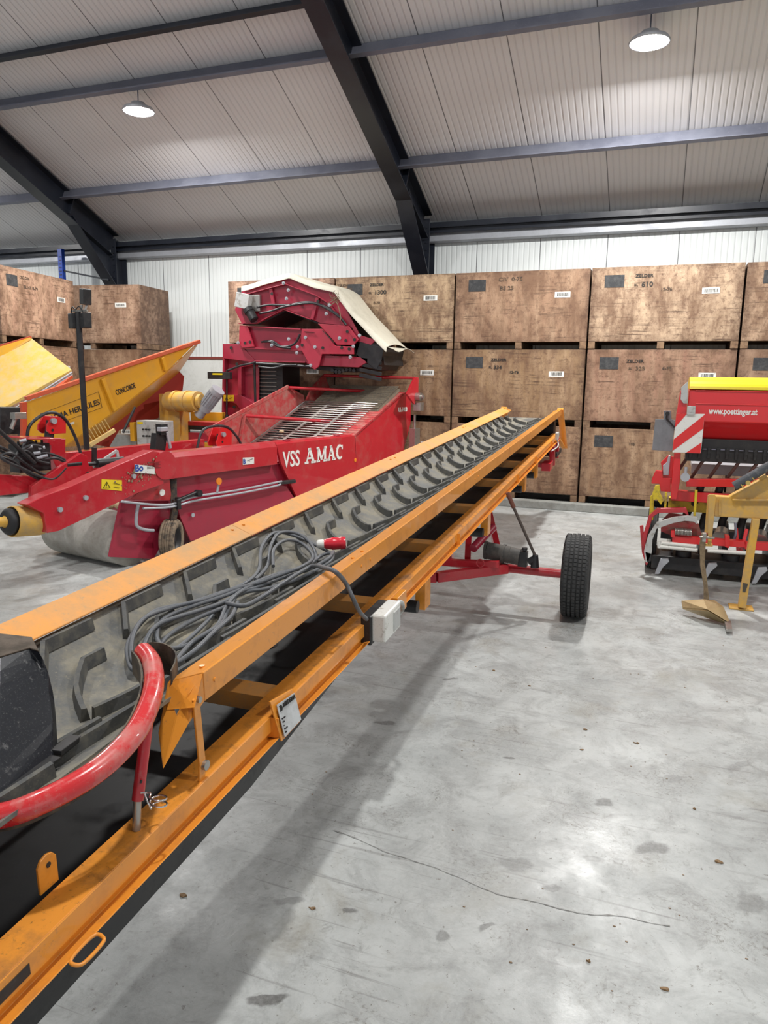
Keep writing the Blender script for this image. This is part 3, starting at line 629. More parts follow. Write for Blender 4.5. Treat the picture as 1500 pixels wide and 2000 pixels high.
# conveyor wheels are parts of the conveyor
for X in (-.548, -2.75):
    q = bpy.data.objects.new('wheel', None); C.objects.link(q); q.parent = K
    wheel(q, wl(X, 5.72, .325), cu if True else None, .325, .205, M_TYRE, M_GALVL)
# low end support
mb = MB(); mb.bar((0, .4, -.45), (0, .35, -1.0), .07, .07); mb.build('tail_stand', M_RED, K)

# cable lying on the belt
cab = root('power_cable', CF, 'grey coiled power cable lying on the conveyor belt', 'cable')
def zz(pts, base): return [(p[0], p[1], base+ .006*math.sin(i*1.7)) for i, p in enumerate(pts)]
loops = [
 [(0.058,3.009,-0.128),(-0.058,3.092,-0.128),(-0.164,3.098,-0.128),(-0.237,3.03,-0.128),(-0.206,2.841,-0.128),(-0.106,2.628,-0.128),(-0.075,2.452,-0.128),(-0.103,2.303,-0.128),(-0.136,2.175,-0.128),(-0.175,2.032,-0.128),(-0.15,1.9,-0.128),(-0.099,1.774,-0.128),(-0.028,1.693,-0.128),(0.004,1.687,-0.128)],
 [(0.094,2.952,-0.126),(0.136,2.803,-0.125),(0.09,2.702,-0.125),(0.003,2.607,-0.125),(-0.02,2.462,-0.125),(-0.039,2.356,-0.125),(-0.015,2.221,-0.125),(0.049,2.057,-0.125),(0.068,1.918,-0.125),(0.043,1.834,-0.125),(-0.008,1.825,-0.125),(-0.075,1.889,-0.125),(-0.123,1.997,-0.125),(-0.111,2.139,-0.125),(-0.066,2.306,-0.125),(-0.042,2.484,-0.125),(-0.018,2.648,-0.125),(0.028,2.765,-0.125),(0.026,2.91,-0.125),(-0.073,3.074,-0.125),(-0.159,3.11,-0.125),(-0.212,3.027,-0.125),(-0.18,2.877,-0.125),(-0.097,2.688,-0.125),(-0.056,2.509,-0.125)],
 [(-0.025,2.453,-0.118),(-0.064,2.367,-0.118),(-0.099,2.222,-0.118),(-0.132,2.076,-0.118),(-0.143,1.929,-0.118),(-0.106,1.812,-0.118),(-0.028,1.704,-0.118),(0.014,1.718,-0.118),(-0.056,1.8,-0.118),(-0.091,1.905,-0.118),(-0.081,2.014,-0.118),(-0.063,2.135,-0.117),(-0.042,2.267,-0.118),(-0.035,2.42,-0.118),(-0.001,2.536,-0.118),(0.052,2.715,-0.118),(0.011,2.916,-0.118),(-0.101,3.038,-0.119),(-0.152,2.979,-0.118),(-0.137,2.828,-0.118),(-0.063,2.676,-0.118)],
 [(-0.01,2.633,-0.112),(0.028,2.703,-0.112),(0.038,2.812,-0.112),(0.031,2.959,-0.112),(0.085,2.959,-0.112),(0.143,2.812,-0.112),(0.121,2.702,-0.112),(0.079,2.574,-0.112),(0.019,2.463,-0.112),(-0.036,2.387,-0.112),(-0.056,2.257,-0.112),(-0.026,2.107,-0.112),(0.006,1.963,-0.111),(0.035,1.836,-0.112),(0.006,1.807,-0.112),(-0.037,1.848,-0.112),(-0.064,1.94,-0.112),(-0.057,2.085,-0.112),(-0.02,2.231,-0.112)],
 [(-0.044,2.333,-0.118),(0.008,2.183,-0.118),(0.073,2.046,-0.118),(0.085,1.946,-0.118),(0.072,1.863,-0.118),(0.124,1.706,-0.118),(0.134,1.794,-0.118),(0.108,1.933,-0.118),(0.08,2.092,-0.118),(-0.004,2.281,-0.118)],
]
cm2 = MB()
for i, l in enumerate(loops):
    l = [(p[0], p[1], beltw(p[0], p[1])+.038+(i % 3)*.009+.007*math.sin(j*1.3+i)) for j, p in enumerate(l)]
    cm2.tube(cr(l, 6), .0078, 8)
tail = [(-0.017,2.226,-0.11),(0.073,2.195,-0.11),(0.099,2.28,-0.11),(0.097,2.426,-0.11),(0.099,2.575,-0.11),(0.124,2.672,-0.11)]
tail = [(p[0], p[1], beltw(p[0], p[1])+.06) for p in tail]+[(0.331,2.34,0.015), (0.398,2.267,0.03), (0.4,2.35,-0.035), (0.43,2.347,-0.09), (0.43,2.412,-0.164), (0.4,2.561,-0.25)]
cm2.tube(cr(tail, 6), .0085, 10)
cm2.build('sheath', M_CABLE, cab)
p0, p1 = [(-0.017,3.018,-0.1),(0.101,3.079,-0.1)]
p0, p1 = V(p0), V(p1); d = (p1-p0)
mb = MB(); mb.tube([p0, p0+d*.04, p0+d*.22, p0+d*.25], [.013, .019, .022, .019], 18); mb.build('plug_collar', M_WHITE, cab)
mb = MB(); mb.tube([p0+d*.24, p0+d*.34, p0+d*.5, p0+d*.55, p0+d*.58, p0+d*.82, p0+d*.84, p0+d], [.017, .024, .027, .030, .030, .028, .031, .030], 20); mb.build('plug', M_RED_PLUG, cab)

# ------------------------------------------------------------------ red bulk loader with the VSS AMAC panel
MA = root('potato_loader', yawf((-4.5, 5.8, 0), 11), 'red trailed potato loader with white lettered side panel behind the conveyor', 'farm machine')
def part(mb, name, mat, par=None, bevel=.003): return mb.build(name, mat, par or MA, bevel)
mb = MB(); mb.prism([(0, .10, .81), (0, 1.80, .815), (0, 1.80, 1.02), (-.04, 1.80, 1.06), (-.20, 1.80, 1.06), (-.2, 1.8, .815)][:0] or [(0, .10, .81), (0, .10, 1.015), (-.035, .10, 1.062), (-.20, .10, 1.062), (-.20, .10, .81)], (0, 1.68, 0)); part(mb, 'side_beam', M_RED)
pan = [(0,1.771,1.041),(-0,3.387,1.049),(-0,3.443,0.534),(-0,3.487,0.07),(0,2.772,0.036),(0,2.321,0.105),(0,1.849,0.815)]
mb = MB(); mb.prism(pan, (-.03, 0, 0)); mb.prism([(0, 1.80, 1.02), (0, 3.38, 1.03), (-.05, 3.38, 1.065), (-.05, 1.80, 1.062)], (-.02, 0, -.01)); mb.prism([(-.05, 1.80, 1.060), (-.05, 3.38, 1.062), (-.22, 3.38, 1.062), (-.22, 1.8, 1.062)], (0, 0, -.02)); pn = part(mb, 'side_panel', M_RED)
for s, p, size, sx in (('V', (-0,1.914,0.755), .30, .62), ('SS', (-0,2.009,0.746), .30, .62)): pass
o1 = V((0.004,1.88,0.764)); 
text('VSS', .262, (.004, o1.y, o1.z), (0, 1, -.0), (0, 0, 1), M_WHITEFLAT, pn, 'lettering', bold=.004, sx=.80)
LE = MB()
def strokes(kind, o, wd, hg, th=.034):
    o = V(o)
    def P(x, z): return V((.004, o.y+x*wd, o.z+z*hg))
    def st(x0, z0, x1, z1, w=th): LE.bar(P(x0, z0), P(x1, z1), .003, w, (1, 0, 0)) if False else bar2(P(x0, z0), P(x1, z1), w)
    def bar2(p, q, w):
        d = (q-p).normalized(); nn = V((0, -d.z, d.y))*w/2; LE.prism([p-nn, q-nn, q+nn, p+nn], (.003, 0, 0))
    if kind == 'A':
        st(.16, .05, .46, .97, .022); st(.44, .97, .80, .05, .042); st(.27, .34, .66, .34, .022); st(.0, .06, .34, .06, .028); st(.58, .06, 1.0, .06, .028); st(.30, .94, .56, .94, .028)
    if kind == 'M':
        st(.16, .05, .16, .95, .024); st(.18, .92, .50, .14, .040); st(.50, .14, .80, .92, .024); st(.84, .05, .84, .95, .042); st(.0, .06, .32, .06, .028); st(.66, .06, 1.0, .06, .028); st(.0, .94, .26, .94, .028); st(.74, .94, 1.0, .94, .028)
    if kind == 'C':
        pts = [(.5+.42*math.cos(a), .5+.45*math.sin(a)) for a in [R(48+k*(264/14)) for k in range(15)]]
        for k in range(14): st(*pts[k], *pts[k+1], .022+.022*math.sin(PI*k/13))
        st(.82, .98, .82, .66, .026)
ps = [(0.004,2.28,0.764),(0.004,2.56,0.752),(0.005,2.833,0.748),(0.004,2.957,0.743)]
pe_ = V((0.004,3.12,0.716))
YY = [ps[0][1], V((0.004,2.523,0.755))[1], V((0.004,2.75,0.735))[1], V((0.004,2.946,0.718))[1], pe_.y]
zb = ps[0][2]; hg = .185
for kk, ch in enumerate('AMAC'): strokes(ch, (0, YY[kk]+.008, zb+.004), YY[kk+1]-YY[kk]-.016, hg)
LE.build('lettering', M_WHITEFLAT, pn)
hood = [(0,3.4,1.049),(0,4.71,1.617),(-0,4.89,1.484),(0,4.888,1.156),(0,4.731,0.836),(-0,4.581,0.381),(-0,4.016,0.071),(-0,3.487,0.07),(-0,3.443,0.534)]
mb = MB(); mb.prism(hood, (-.03, 0, 0)); ho = part(mb, 'hood_side', M_RED)
A_, B_ = V(hood[0]), V(hood[1])
mb = MB(); mb.prism([A_, B_, B_+V((-.38, 0, 0)), A_+V((-.38, 0, -.0))], (0, -.01, -.03)); mb.prism([B_, V(hood[2]), V(hood[2])+V((-.38, 0, 0)), B_+V((-.38, 0, 0))], (0, -.03, -.01)); part(mb, 'hood_lid', M_RED_DUST)
o = V((0.004,4.513,1.335)); text('UL-1400', .085, (.004, o.y, o.z), (0, 1, 0), (0, 0, 1), M_WHITEFLAT, ho, 'lettering', bold=.004, sx=.85)
# left wall of the bunker
lw = [(-1.35,1.984,1.112),(-1.35,2.288,1.182),(-1.35,3.663,1.674),(-1.35,4.035,1.545),(-1.35,4.058,1.371),(-1.351,3.898,1.397),(-1.35,2.811,0.866),(-1.35,2.157,0.898)]
mb = MB(); mb.prism(lw, (-.03, 0, 0)); part(mb, 'bunker_wall', M_RED_DUST)
mb = MB(); mb.bar(V((-1.35,1.984,1.112)), V((-1.35,3.663,1.674)), .05, .02, (1, 0, 0)); part(mb, 'wall_rim', M_RED_DUST)
mb = MB(); mb.prism([(-1.33,3.142,1.038),(-1.33,3.775,1.341),(-1.33,3.982,1.441),(-1.33,3.872,1.398),(-1.33,2.789,0.869),(-1.33,2.697,0.875)], (.01, 0, 0)); part(mb, 'wear_strip', M_GREY)
lw2 = [(-1.35,4.083,1.461),(-1.35,4.236,1.658),(-1.35,4.55,1.86),(-1.35,4.698,1.633),(-1.35,4.39,1.324)]
mb = MB(); mb.prism(lw2, (-.03, 0, 0)); part(mb, 'rear_wall', M_RED_DUST)
mb = MB(); N_ = 33
for k in range(N_):
    t = k/(N_-1); b = 2.1+1.95*t; z = .60+ .0 + (b-2.1)*.44; mb.cyl((-1.33, b, z), (-.06, b, z), .009, 6)
for aa in (-1.30, -.87, -.45): mb.bar((aa, 2.1, .596), (aa, 4.05, 1.454), .05, .008)
part(mb, 'web_rods', M_STEEL, bevel=0)
mb = MB()
for k in range(24):
    t = k/23; mb.cyl((-1.28, 4.10+.55*t, 1.40+.29*t), (-.08, 4.10+.55*t, 1.40+.29*t), .009, 6)
mb.prism([(-1.28, 4.08, 1.36), (-1.28, 4.7, 1.67), (-1.28, 4.7, 1.63), (-1.28, 4.08, 1.32)], (1.2, 0, 0)); part(mb, 'mesh_belt', paint('chain_steel', (.17, .15, .12), .5, (.3, .24, .16), .7, .4, .6, 30), bevel=0)
mb = MB(); mb.box(-1.33, -.4, 2.0, 4.7, .45, .5); part(mb, 'bunker_floor', M_BLACK)
for (l, r2) in (((-1.33,2.708,1.288), (-0.4,3.825,1.184)), ((-1.33,3.66,1.659), (-0.4,4.792,1.605)), ((-1.33,4.522,1.844), (0.22,4.685,1.816))):
    part(MB().cyl(l, r2, .022, 12), 'cross_tube', M_RED, bevel=0)
mb = MB(); mb.bar(V((-1.31,2.686,1.289)), V((-1.309,2.575,0.926)), .04, .02, (0, 1, 0)); part(mb, 'tube_stay', M_RED_DUST)
mb = MB(); g = [(0.24,4.573,1.83),(0.24,4.679,1.831),(0.24,4.675,1.575),(0.239,4.575,1.444),(0.24,4.347,1.593)]; mb.prism(g, (-.03, 0, 0)); part(mb, 'end_bracket', M_RED)
mb = MB(); c = V((0.22,4.621,1.553)); mb.cyl(c, c+V((.1, 0, 0)), .06, 16); mb.cyl(c+V((.1, 0, 0)), c+V((.14, 0, 0)), .03, 12); mb.box(c.x-.02, c.x+.1, c.y-.02, c.y+.08, c.z-.2, c.z-.08); part(mb, 'drive_bearing', M_STEEL)
mb = MB(); c = V((0.16,4.674,0.992)); mb.box(c.x-.06, c.x+.04, c.y, c.y+.15, c.z-.25, c.z+.1); mb.cyl(c+V((0, .05, .1)), c+V((0, .05, .3)), .02, 8); part(mb, 'hydraulic_block', M_STEEL)
# front arm with round pivot
arm = [(0.06,-0.087,1.111),(0.06,-0.464,1.017),(0.06,-0.727,0.945),(0.06,-1.001,0.869),(0.06,-1.205,0.831),(0.06,-1.383,0.776),(0.06,-1.24,0.683),(0.06,-1.222,0.515),(0.06,-1.115,0.515),(0.06,-0.834,0.587),(0.06,-0.299,0.73),(0.06,0.028,0.782),(0.06,0.043,1.075)]
mb = MB(); mb.prism(arm, (-.14, 0, 0)); ar = part(mb, 'front_arm', M_RED, bevel=.006)
c = V((0,0.047,0.96)); part(MB().cyl(c+V((-.1, -.0, 0)), c+V((.075, 0, 0)), .135, 36), 'pivot_drum', M_RED, bevel=.005)
mb = MB(); mb.prism([(0.062,-0.671,0.903),(0.062,-0.457,0.871),(0.062,-0.462,0.774),(0.062,-0.678,0.818)], (.002, 0, 0)); q = part(mb, 'warning_decal', paint('yellow_decal', (.82, .62, .02), .5), ar, 0)
t_ = [(0.066,-0.659,0.825),(0.066,-0.589,0.817),(0.066,-0.621,0.875)]
mb = MB()
for k in range(3): mb.bar(t_[k], t_[(k+1) % 3], .002, .006, (1, 0, 0))
mb.bar((0.066,-0.622,0.862), (0.066,-0.623,0.839), .002, .006, (1, 0, 0)); mb.bar((0.066,-0.624,0.832), (0.066,-0.624,0.828), .002, .006, (1, 0, 0))
mb.bar((0.066,-0.549,0.858), (0.065,-0.483,0.837), .002, .012, (1, 0, 0)); mb.bar((0.066,-0.55,0.822), (0.066,-0.491,0.806), .002, .008, (1, 0, 0)); part(mb, 'pictogram', M_INK, q, 0)
mb = MB(); mb.prism([(0.077,-0.319,1.003),(0.077,-0.126,0.971),(0.077,-0.09,0.954),(0.077,-0.093,0.891),(0.077,-0.323,0.928)], (.002, 0, 0)); q = part(mb, 'maker_sticker', M_WHITE, ar, 0)
o = V((0.081,-0.321,0.938)); text('Bo', .085, (o.x, o.y, o.z), (0, 1, 0), (0, 0, 1), paint('blue_ink', (.03, .08, .35), .5), q, 'lettering', bold=.003)
mb = MB()
for k in range(5): mb.bar((o.x, o.y+.14, o.z+.015+k*.013), (o.x, o.y+.30-.02*(k % 2), o.z+.012+k*.013), .002, .004, (1, 0, 0))
part(mb, 'fine_print', M_INK, q, 0)
mb = MB()
for px, py in ((116,995),(166,972),(260,930)):
    pass
for p in [(0.06,-1.097,0.695),(0.06,-0.845,0.762),(0.06,-0.328,0.895)]: mb.cyl(p, V(p)+V((.02, 0, 0)), .022, 14)
part(mb, 'bolt', M_GALVL, ar, 0)
mb = MB(); random.seed(3)
for k in range(420):
    b0 = V((0.066,-0.224,0.97)); rr = random.gauss(0, 1), random.gauss(0, 1)
    p = b0+V((0, rr[0]*.16-.02, rr[1]*.10)); 
    if -.55 < p.y < .1 and .66+.43*(p.y+.5) < p.z < .90+.33*(p.y+.5): mb.ball(p, random.uniform(.003, .006+.010*(random.random() < .25)), 6, (.4, 1, 1), j=.6)
part(mb, 'dried_mud', M_MUD, ar, 0)['kind'] = 'stuff'
# plate behind pivot, undercover, pipes
mb = MB(); mb.prism([(-0.03,-0.295,0.668),(-0.03,0.181,0.91),(-0.03,0.198,0.604),(-0.03,0.165,0.593)], (-.04, 0, 0)); part(mb, 'pivot_plate', M_RED)
c = V((0,0.052,0.691)); part(MB().cyl(c, c+V((.01, 0, 0)), .032, 18), 'round_sticker', M_WHITE, bevel=0)
mb = MB(); mb.prism([(-0.08,0.221,0.801),(-0.08,1.946,0.801),(-0.08,2.446,0.077),(-0.08,2.038,-0.051),(-0.08,0.237,0.464)], (-.02, 0, 0)); part(mb, 'inner_panel', M_RED_DARK)  # same red as the beam; its shade is put into a darker paint
mb = MB(); mb.prism([(-0.02,0.253,0.546),(-0.02,1.786,0.579),(-0.02,1.972,0.527),(-0.02,2.368,0.095),(-0.02,2.366,-0.099),(-0.02,0.42,0.146),(-0.02,0.294,0.411)], (-.02, 0, 0)); part(mb, 'lower_skirt', M_RED_DARK)
c = V((0,0.44,0.412)); part(MB().cyl(c, c+V((.01, 0, 0)), .022, 14), 'bolt', M_GALVL, bevel=0)
mb = MB()
for pp in ([(0.05,-0.474,0.681),(0.05,-0.157,0.609),(0.05,0.123,0.571),(0.05,0.427,0.608),(0.05,1.022,0.599),(0.05,1.612,0.61),(0.05,1.794,0.614)], [(0.05,-0.22,0.579),(0.05,0.122,0.546),(0.05,0.426,0.566),(0.05,1.021,0.56),(0.05,1.611,0.569),(0.05,1.775,0.58)]): mb.tube(cr(pp, 4), .012, 8)
part(mb, 'hydraulic_pipe', M_GALVL, bevel=0)
mb = MB(); mb.cyl((0.07,0.171,0.602), (0.07,0.466,0.657), .018, 10); c = V((0.05,0.45,0.641)); mb.cyl(c, c+V((.06, 0, 0)), .035, 16); mb.cut().box(*[v for k in range(3) for v in ((V((0.06,0.199,0.562))[k]-.02-.03*(k == 2)), (V((0.06,0.199,0.562))[k]+.02+.05*(k == 2)))]); mb.cut().cyl((0.03,1.772,0.597), (0.03,2.057,0.584), .025, 10); part(mb, 'pipe_clamp', M_BLACK, bevel=0)
c = V((0.07,0.751,0.73)); mb = MB().cyl(c, c+V((.012, 0, 0)), .036, 20); part(mb, 'amber_reflector', M_ORANGE_REF, bevel=0)
mb = MB(); mb.bar((0.06,0.76,0.701), (0.06,0.735,0.613), .03, .006, (1, 0, 0)); part(mb, 'reflector_bracket', M_GALVL, bevel=0)
c = V((0.003,3.399,0.719)); mb = MB(); mb.ball(c, .03, 12, (.3, 1, 1)); part(mb, 'side_light', M_ORANGE_REF, bevel=0)
mb = MB(); mb.prism([(0.003,1.196,0.935),(0.003,1.378,0.925),(0.004,1.376,0.851),(0.003,1.194,0.856)], (.002, 0, 0)); q = part(mb, 'small_sticker', M_WHITE, bevel=0)
o = V((0.007,1.197,0.867)); text('B', .07, (o.x, o.y, o.z), (0, 1, 0), (0, 0, 1), paint('blue_ink', (.03, .08, .35), .5), q, 'lettering', bold=.003)
mb = MB(); mb.bar((o.x, o.y+.07, o.z+.03), (o.x, o.y+.16, o.z+.045), .002, .008, (1, 0, 0)); part(mb, 'fine_print', M_INK, q, 0)
mb = MB()
for p in ((-0.06,2.03,1.032), (-0.06,3.058,1.032)): mb.box(p[0]-.03, p[0]+.02, p[1]-.04, p[1]+.04, 1.06, 1.075)
part(mb, 'lid_catch', M_RED_DARK, bevel=.002)
# fender and small wheel, roller below
mb = MB(); mb.prism([(-0.1,-0.337,0.653),(-0.1,0.228,0.578),(-0.1,0.247,0.304),(-0.1,0.004,0.025),(-0.1,-0.5,0.147)], (-.035, 0, 0)); part(mb, 'roller_shield', M_RED_DARK)
part(MB().tube(cr([(-0,-0.235,0.615),(-0,-0.265,0.498),(0,-0.259,0.409),(0,-0.159,0.358),(-0,-0.067,0.337)], 4), .016, 10), 'bent_pipe', M_GALVL, bevel=0)
q = bpy.data.objects.new('guide_wheel', None); C.objects.link(q); q.parent = MA
wheel(q, (-.01, .16, .205), (.86, .50, 0), .205, .15, M_TYRE_MUD, M_BLACK, lug=False)
mb = MB(); mb.bar((.0, .13, .22), (.03, .2, .6), .05, .06); mb.bar((-.02, .22, .55), (-.1, .3, .9), .06, .08); part(mb, 'wheel_fork', paint('greasy_black_steel', (.03, .028, .026), .6, (.16, .1, .06), .8, .45, .62, 25))
mb = MB(); mb.lathe([(.001, 0), (.20, 0), (.25, .04), (.255, .10), (.255, 1.07), (.001, 1.07)], (-1.22, -.22, .256), (1, 0, 0), 40); part(mb, 'roller', M_ROLLER, bevel=0)
part(MB().box(-1.2, -.22, .36, 4.5, .22, .80), 'chassis_box', M_RED_DARK, bevel=.01)
# far side frame and drawbar end
mb = MB(); mb.prism([(-1.4,0.017,0.991),(-1.4,1.681,1.005),(-1.4,2.029,1.009),(-1.4,2.021,0.799),(-1.4,1.184,0.774),(-1.4,0.001,0.754)], (-.12, 0, 0)); part(mb, 'far_beam', M_RED, bevel=.005)
mb = MB(); f_ = [(-0.85,-1.134,0.923),(-0.85,-0.747,0.865),(-0.85,-0.324,0.72),(-0.85,-0.502,0.73),(-0.85,-0.758,0.712),(-0.85,-1.15,0.723)]; mb.prism(f_, (-.12, 0, 0)); mb.prism([(-0.75,-0.657,0.864),(-0.75,-0.271,1.05),(-0.75,-0.204,1.019),(-0.75,-0.182,0.891),(-0.75,-0.338,0.73),(-0.75,-0.565,0.658),(-0.75,-0.83,0.621),(-0.75,-0.808,0.785)], (-.05, 0, 0)); part(mb, 'drawbar', M_RED, bevel=.005)
mb = MB(); mb.prism([(-1.1,-0.381,1.177),(-1.1,-0.183,1.165),(-1.1,-0.211,0.779),(-1.1,-0.268,0.785),(-1.1,-0.354,1.008),(-1.1,-0.346,1.109),(-1.1,-0.385,1.122)], (-.10, 0, 0)); part(mb, 'valve_bracket', M_RED, bevel=.004)
c = (-1.05,-0.883,1.243), (-1.05,-0.51,1.212), (-0.85,-0.403,1.196), (-0.85,-0.746,1.217)
mb = MB(); mb.prism(c, (0, 0, -.012)); part(mb, 'valve_cover', M_RED, bevel=.002)
mb = MB(); q_ = V((-1,-0.584,1.033)); mb.box(q_.x-.08, q_.x+.08, q_.y-.22, q_.y+.10, q_.z-.14, q_.z+.12)
for k in range(5): mb.cyl((q_.x+.05, q_.y-.2+k*.06, q_.z+.1), (q_.x+.05, q_.y-.2+k*.06, q_.z+.15), .012, 8)
part(mb, 'valve_block', M_BLACK, bevel=.004)
mb = MB(); random.seed(5)
hl = [[(-0.8,-1.105,1.065),(-0.799,-0.96,1.099),(-0.8,-0.82,0.995),(-0.8,-0.674,0.886),(-0.8,-0.516,0.87),(-0.8,-0.413,0.924)], [(-0.78,-1.115,1.09),(-0.78,-0.953,1.031),(-0.78,-0.815,0.901),(-0.78,-0.641,0.821),(-0.78,-0.486,0.868),(-0.78,-0.415,0.926)], [(-0.761,-1.124,1.128),(-0.76,-1.037,1.04),(-0.76,-0.874,0.956),(-0.76,-0.728,0.87),(-0.76,-0.573,0.83),(-0.76,-0.441,0.92)], [(-0.82,-1.083,1.184),(-0.82,-0.97,1.122),(-0.82,-0.852,1.057),(-0.82,-0.651,1.017),(-0.82,-0.492,1.013),(-0.82,-0.385,0.955)], [(-0.84,-1.074,1.151),(-0.84,-0.89,1.054),(-0.84,-0.739,1.056),(-0.84,-0.581,1.068),(-0.84,-0.423,1.006),(-0.84,-0.36,0.956)], [(-0.801,-0.861,1.115),(-0.8,-0.758,1.154),(-0.8,-0.656,1.138),(-0.8,-0.637,1.098)], [(-0.9,-0.749,1.077),(-0.9,-0.769,1.149),(-0.9,-0.69,1.182),(-0.9,-0.642,1.141)], [(-0.8,-0.967,1.008),(-0.8,-0.887,1.094),(-0.8,-0.812,1.111),(-0.8,-0.753,1.069),(-0.8,-0.691,1.007),(-0.8,-0.589,0.974)]]
for h in hl: mb.tube(cr(h, 6), .014, 8)
part(mb, 'hydraulic_hose', M_HOSE, bevel=0)
mb = MB()
for p in [(-0.82,-0.851,1.197),(-0.82,-0.796,1.137),(-0.82,-0.702,1.031),(-0.82,-0.67,1.119),(-0.82,-0.72,1.075),(-0.82,-0.649,1.041)]: mb.cyl(p, V(p)+V((.03, .05, .01)), .016, 8)
part(mb, 'hose_fitting', M_GALVL, bevel=0)
part(MB().cyl((-0.78,-1.072,1.321), (-0.78,-0.742,0.989), .02, 10), 'control_rod', M_BLACK, bevel=0)
part(MB().cyl((-0.78,-0.426,0.946), (-0.78,-0.267,0.947), .035, 12).cyl((-0.8,-0.231,0.927), (-0.8,-0.053,0.927), .02, 10).cyl((-0.8,-0.065,0.928), (-0.8,0.26,0.926), .045, 14), 'hydraulic_cylinder', M_BLACK, bevel=0)
mb = MB(); mb.bar((-0.9,-0.028,0.881), (-0.9,0.269,1.025), .02, .03); mb.bar((-0.9,0.269,1.025), (-0.9,0.297,0.834), .03, .02, (1, 0, 0)); part(mb, 'grey_linkage', M_GREY)
mb = MB(); mb.bar((-1.3,0.297,1.032), (-1.3,0.286,0.861), .04, .04, (0, 1, 0)); part(mb, 'clamp_bar', M_BLACK)
for pp, cc_ in (([(-1.2,-0.533,1.106),(-1.2,-0.507,1.288),(-1.2,-0.369,1.397),(-1.2,-0.227,1.423),(-1.2,-0.1,1.347),(-1.2,-0.009,1.186),(-1.2,0.046,1.023),(-1.2,0.063,0.915)], [(-1.2,-0.31,1.302),(-1.2,-0.245,1.391),(-1.2,-0.091,1.377),(-1.2,-0.102,1.211),(-1.2,-0.277,1.212),(-1.2,-0.319,1.249)]), ([(-1,1.503,0.952),(-1,1.595,1.155),(-1,1.81,1.206),(-1,2.032,1.177),(-1.001,2.186,1.06),(-1,2.268,0.95)], [(-1,1.828,0.995),(-1,1.92,1.182),(-1,2.104,1.154),(-1,2.097,0.946),(-1,1.847,0.952)])):
    part(MB().tube(cr(pp, 6), .016, 10), 'hose_arch', M_HOSE, bevel=0)
    mb = MB(); mb.prism(cc_, (-.02, 0, 0)); mb.prism([V(x)+V((-.14, 0, 0)) for x in cc_], (-.02, 0, 0)); q = part(mb, 'cylinder_clevis', M_RED_BRIGHT, bevel=.004)
    m_ = sum([V(x) for x in cc_], V())/len(cc_); part(MB().cyl(m_+V((.0, -.02, .05)), m_+V((.03, -.02, .05)), .03, 12), 'clevis_bolt', M_GALVL, q, 0)
    MB().cyl(m_+V((.002, -.03, -.04)), m_+V((.006, -.03, -.04)), .014, 10).build('clevis_hole', M_INK, q)
    part(MB().cyl(m_+V((-.06, 0, .05)), m_+V((-.06, -.06, -.25)), .045, 12), 'lift_rod', M_BLACK, bevel=0)
mb = MB(); mb.prism([(-0.3,0.283,1.236),(-0.3,0.422,1.218),(-0.3,0.386,1.054),(-0.3,0.254,1.074)], (-.08, 0, 0)); c = V((-0.3,0.363,1.273)); mb.box(c.x-.06, c.x+.02, c.y-.04, c.y+.05, c.z-.06, c.z+.05); part(mb, 'valve_stem', M_BLACK, bevel=.003)
mb = MB(); c = V((-0.28,0.346,1.274)); mb.box(c.x-.03, c.x+.03, c.y-.05, c.y+.04, c.z-.02, c.z+.02); mb.bar(c+V((0, .05, -.03)), c+V((0, .09, -.2)), .03, .02, (1, 0, 0)); part(mb, 'valve_head', M_GALVL)
mb = MB(); mb.prism([(-1.35,-0.69,1.485),(-1.35,-0.481,1.48),(-1.35,-0.503,1.216),(-1.35,-0.712,1.227)], (-.15, 0, 0)); part(mb, 'oil_tank', M_BLACK, bevel=.01)
mb = MB(); c = V((-1.2,-0.625,1.406)); mb.box(c.x-.04, c.x+.04, c.y-.04, c.y+.08, c.z-.03, c.z+.03); mb.cyl(c, c+V((0, -.06, -.12)), .02, 8); part(mb, 'tank_valve', M_STEEL)
# PTO guard (yellow)
c0, c1 = V((-0.1,-1.155,0.595)), V((-0.1,-1.346,0.617))
dd = (c1-c0).normalized(); mb = MB(); mb.lathe([(.001, 0), (.115, 0), (.125, .03), (.125, .27), (.118, .27), (.118, .04), (.001, .03)], c0, dd, 36); part(mb, 'shaft_guard', M_YELLOW_DUST, bevel=0)
mb = MB(); mb.lathe([(.001, .05), (.07, .05), (.085, .09), (.07, .13), (.09, .17), (.075, .21), (.095, .24), (.07, .30), (.04, .34), (.035, .6), (.001, .6)], c0, dd, 24); part(mb, 'drive_shaft', M_YELLOW_DUST, bevel=0)
mb = MB(); mb.lathe([(.08, .245), (.105, .25), (.11, .30), (.08, .33), (.05, .33)], c0, dd, 24); part(mb, 'shaft_boot', M_BLACKR, bevel=0)
# work light mast on the loader
mast = root('work_light_mast', yawf((-4.5, 5.8, 0), 11) @ Matrix.Translation((-1.43, .30, 1.0)), 'black pole carrying three small work lights at the left', 'lamp post')
mast.parent = None
mb = MB(); mb.cyl((0, 0, 0), (0, -.01, 1.45), .030, 14); mb.build('pole', M_BLACK, mast)
for dx, dz, ddy in ((-.09, 1.36, 0), (.10, 1.36, 0), (.12, 1.60, .02)):
    mb = MB(); mb.box(-.068, .068, -.04, .04, -.075, .075); t = Matrix.Translation((0, 0, 0)) @ Matrix.Rotation(R(-20), 4, 'Z') @ Matrix.Rotation(R(8 if dz > 1.5 else 0), 4, 'Y')
    ms = 1.05; mb.v = [tuple(V((dx, 0, dz)) + (t @ V(p)).to_3d()*ms) for p in mb.v]; o = mb.build('work_light', M_BLACK, mast, .008)
    o.location = V((0, 0, 0))
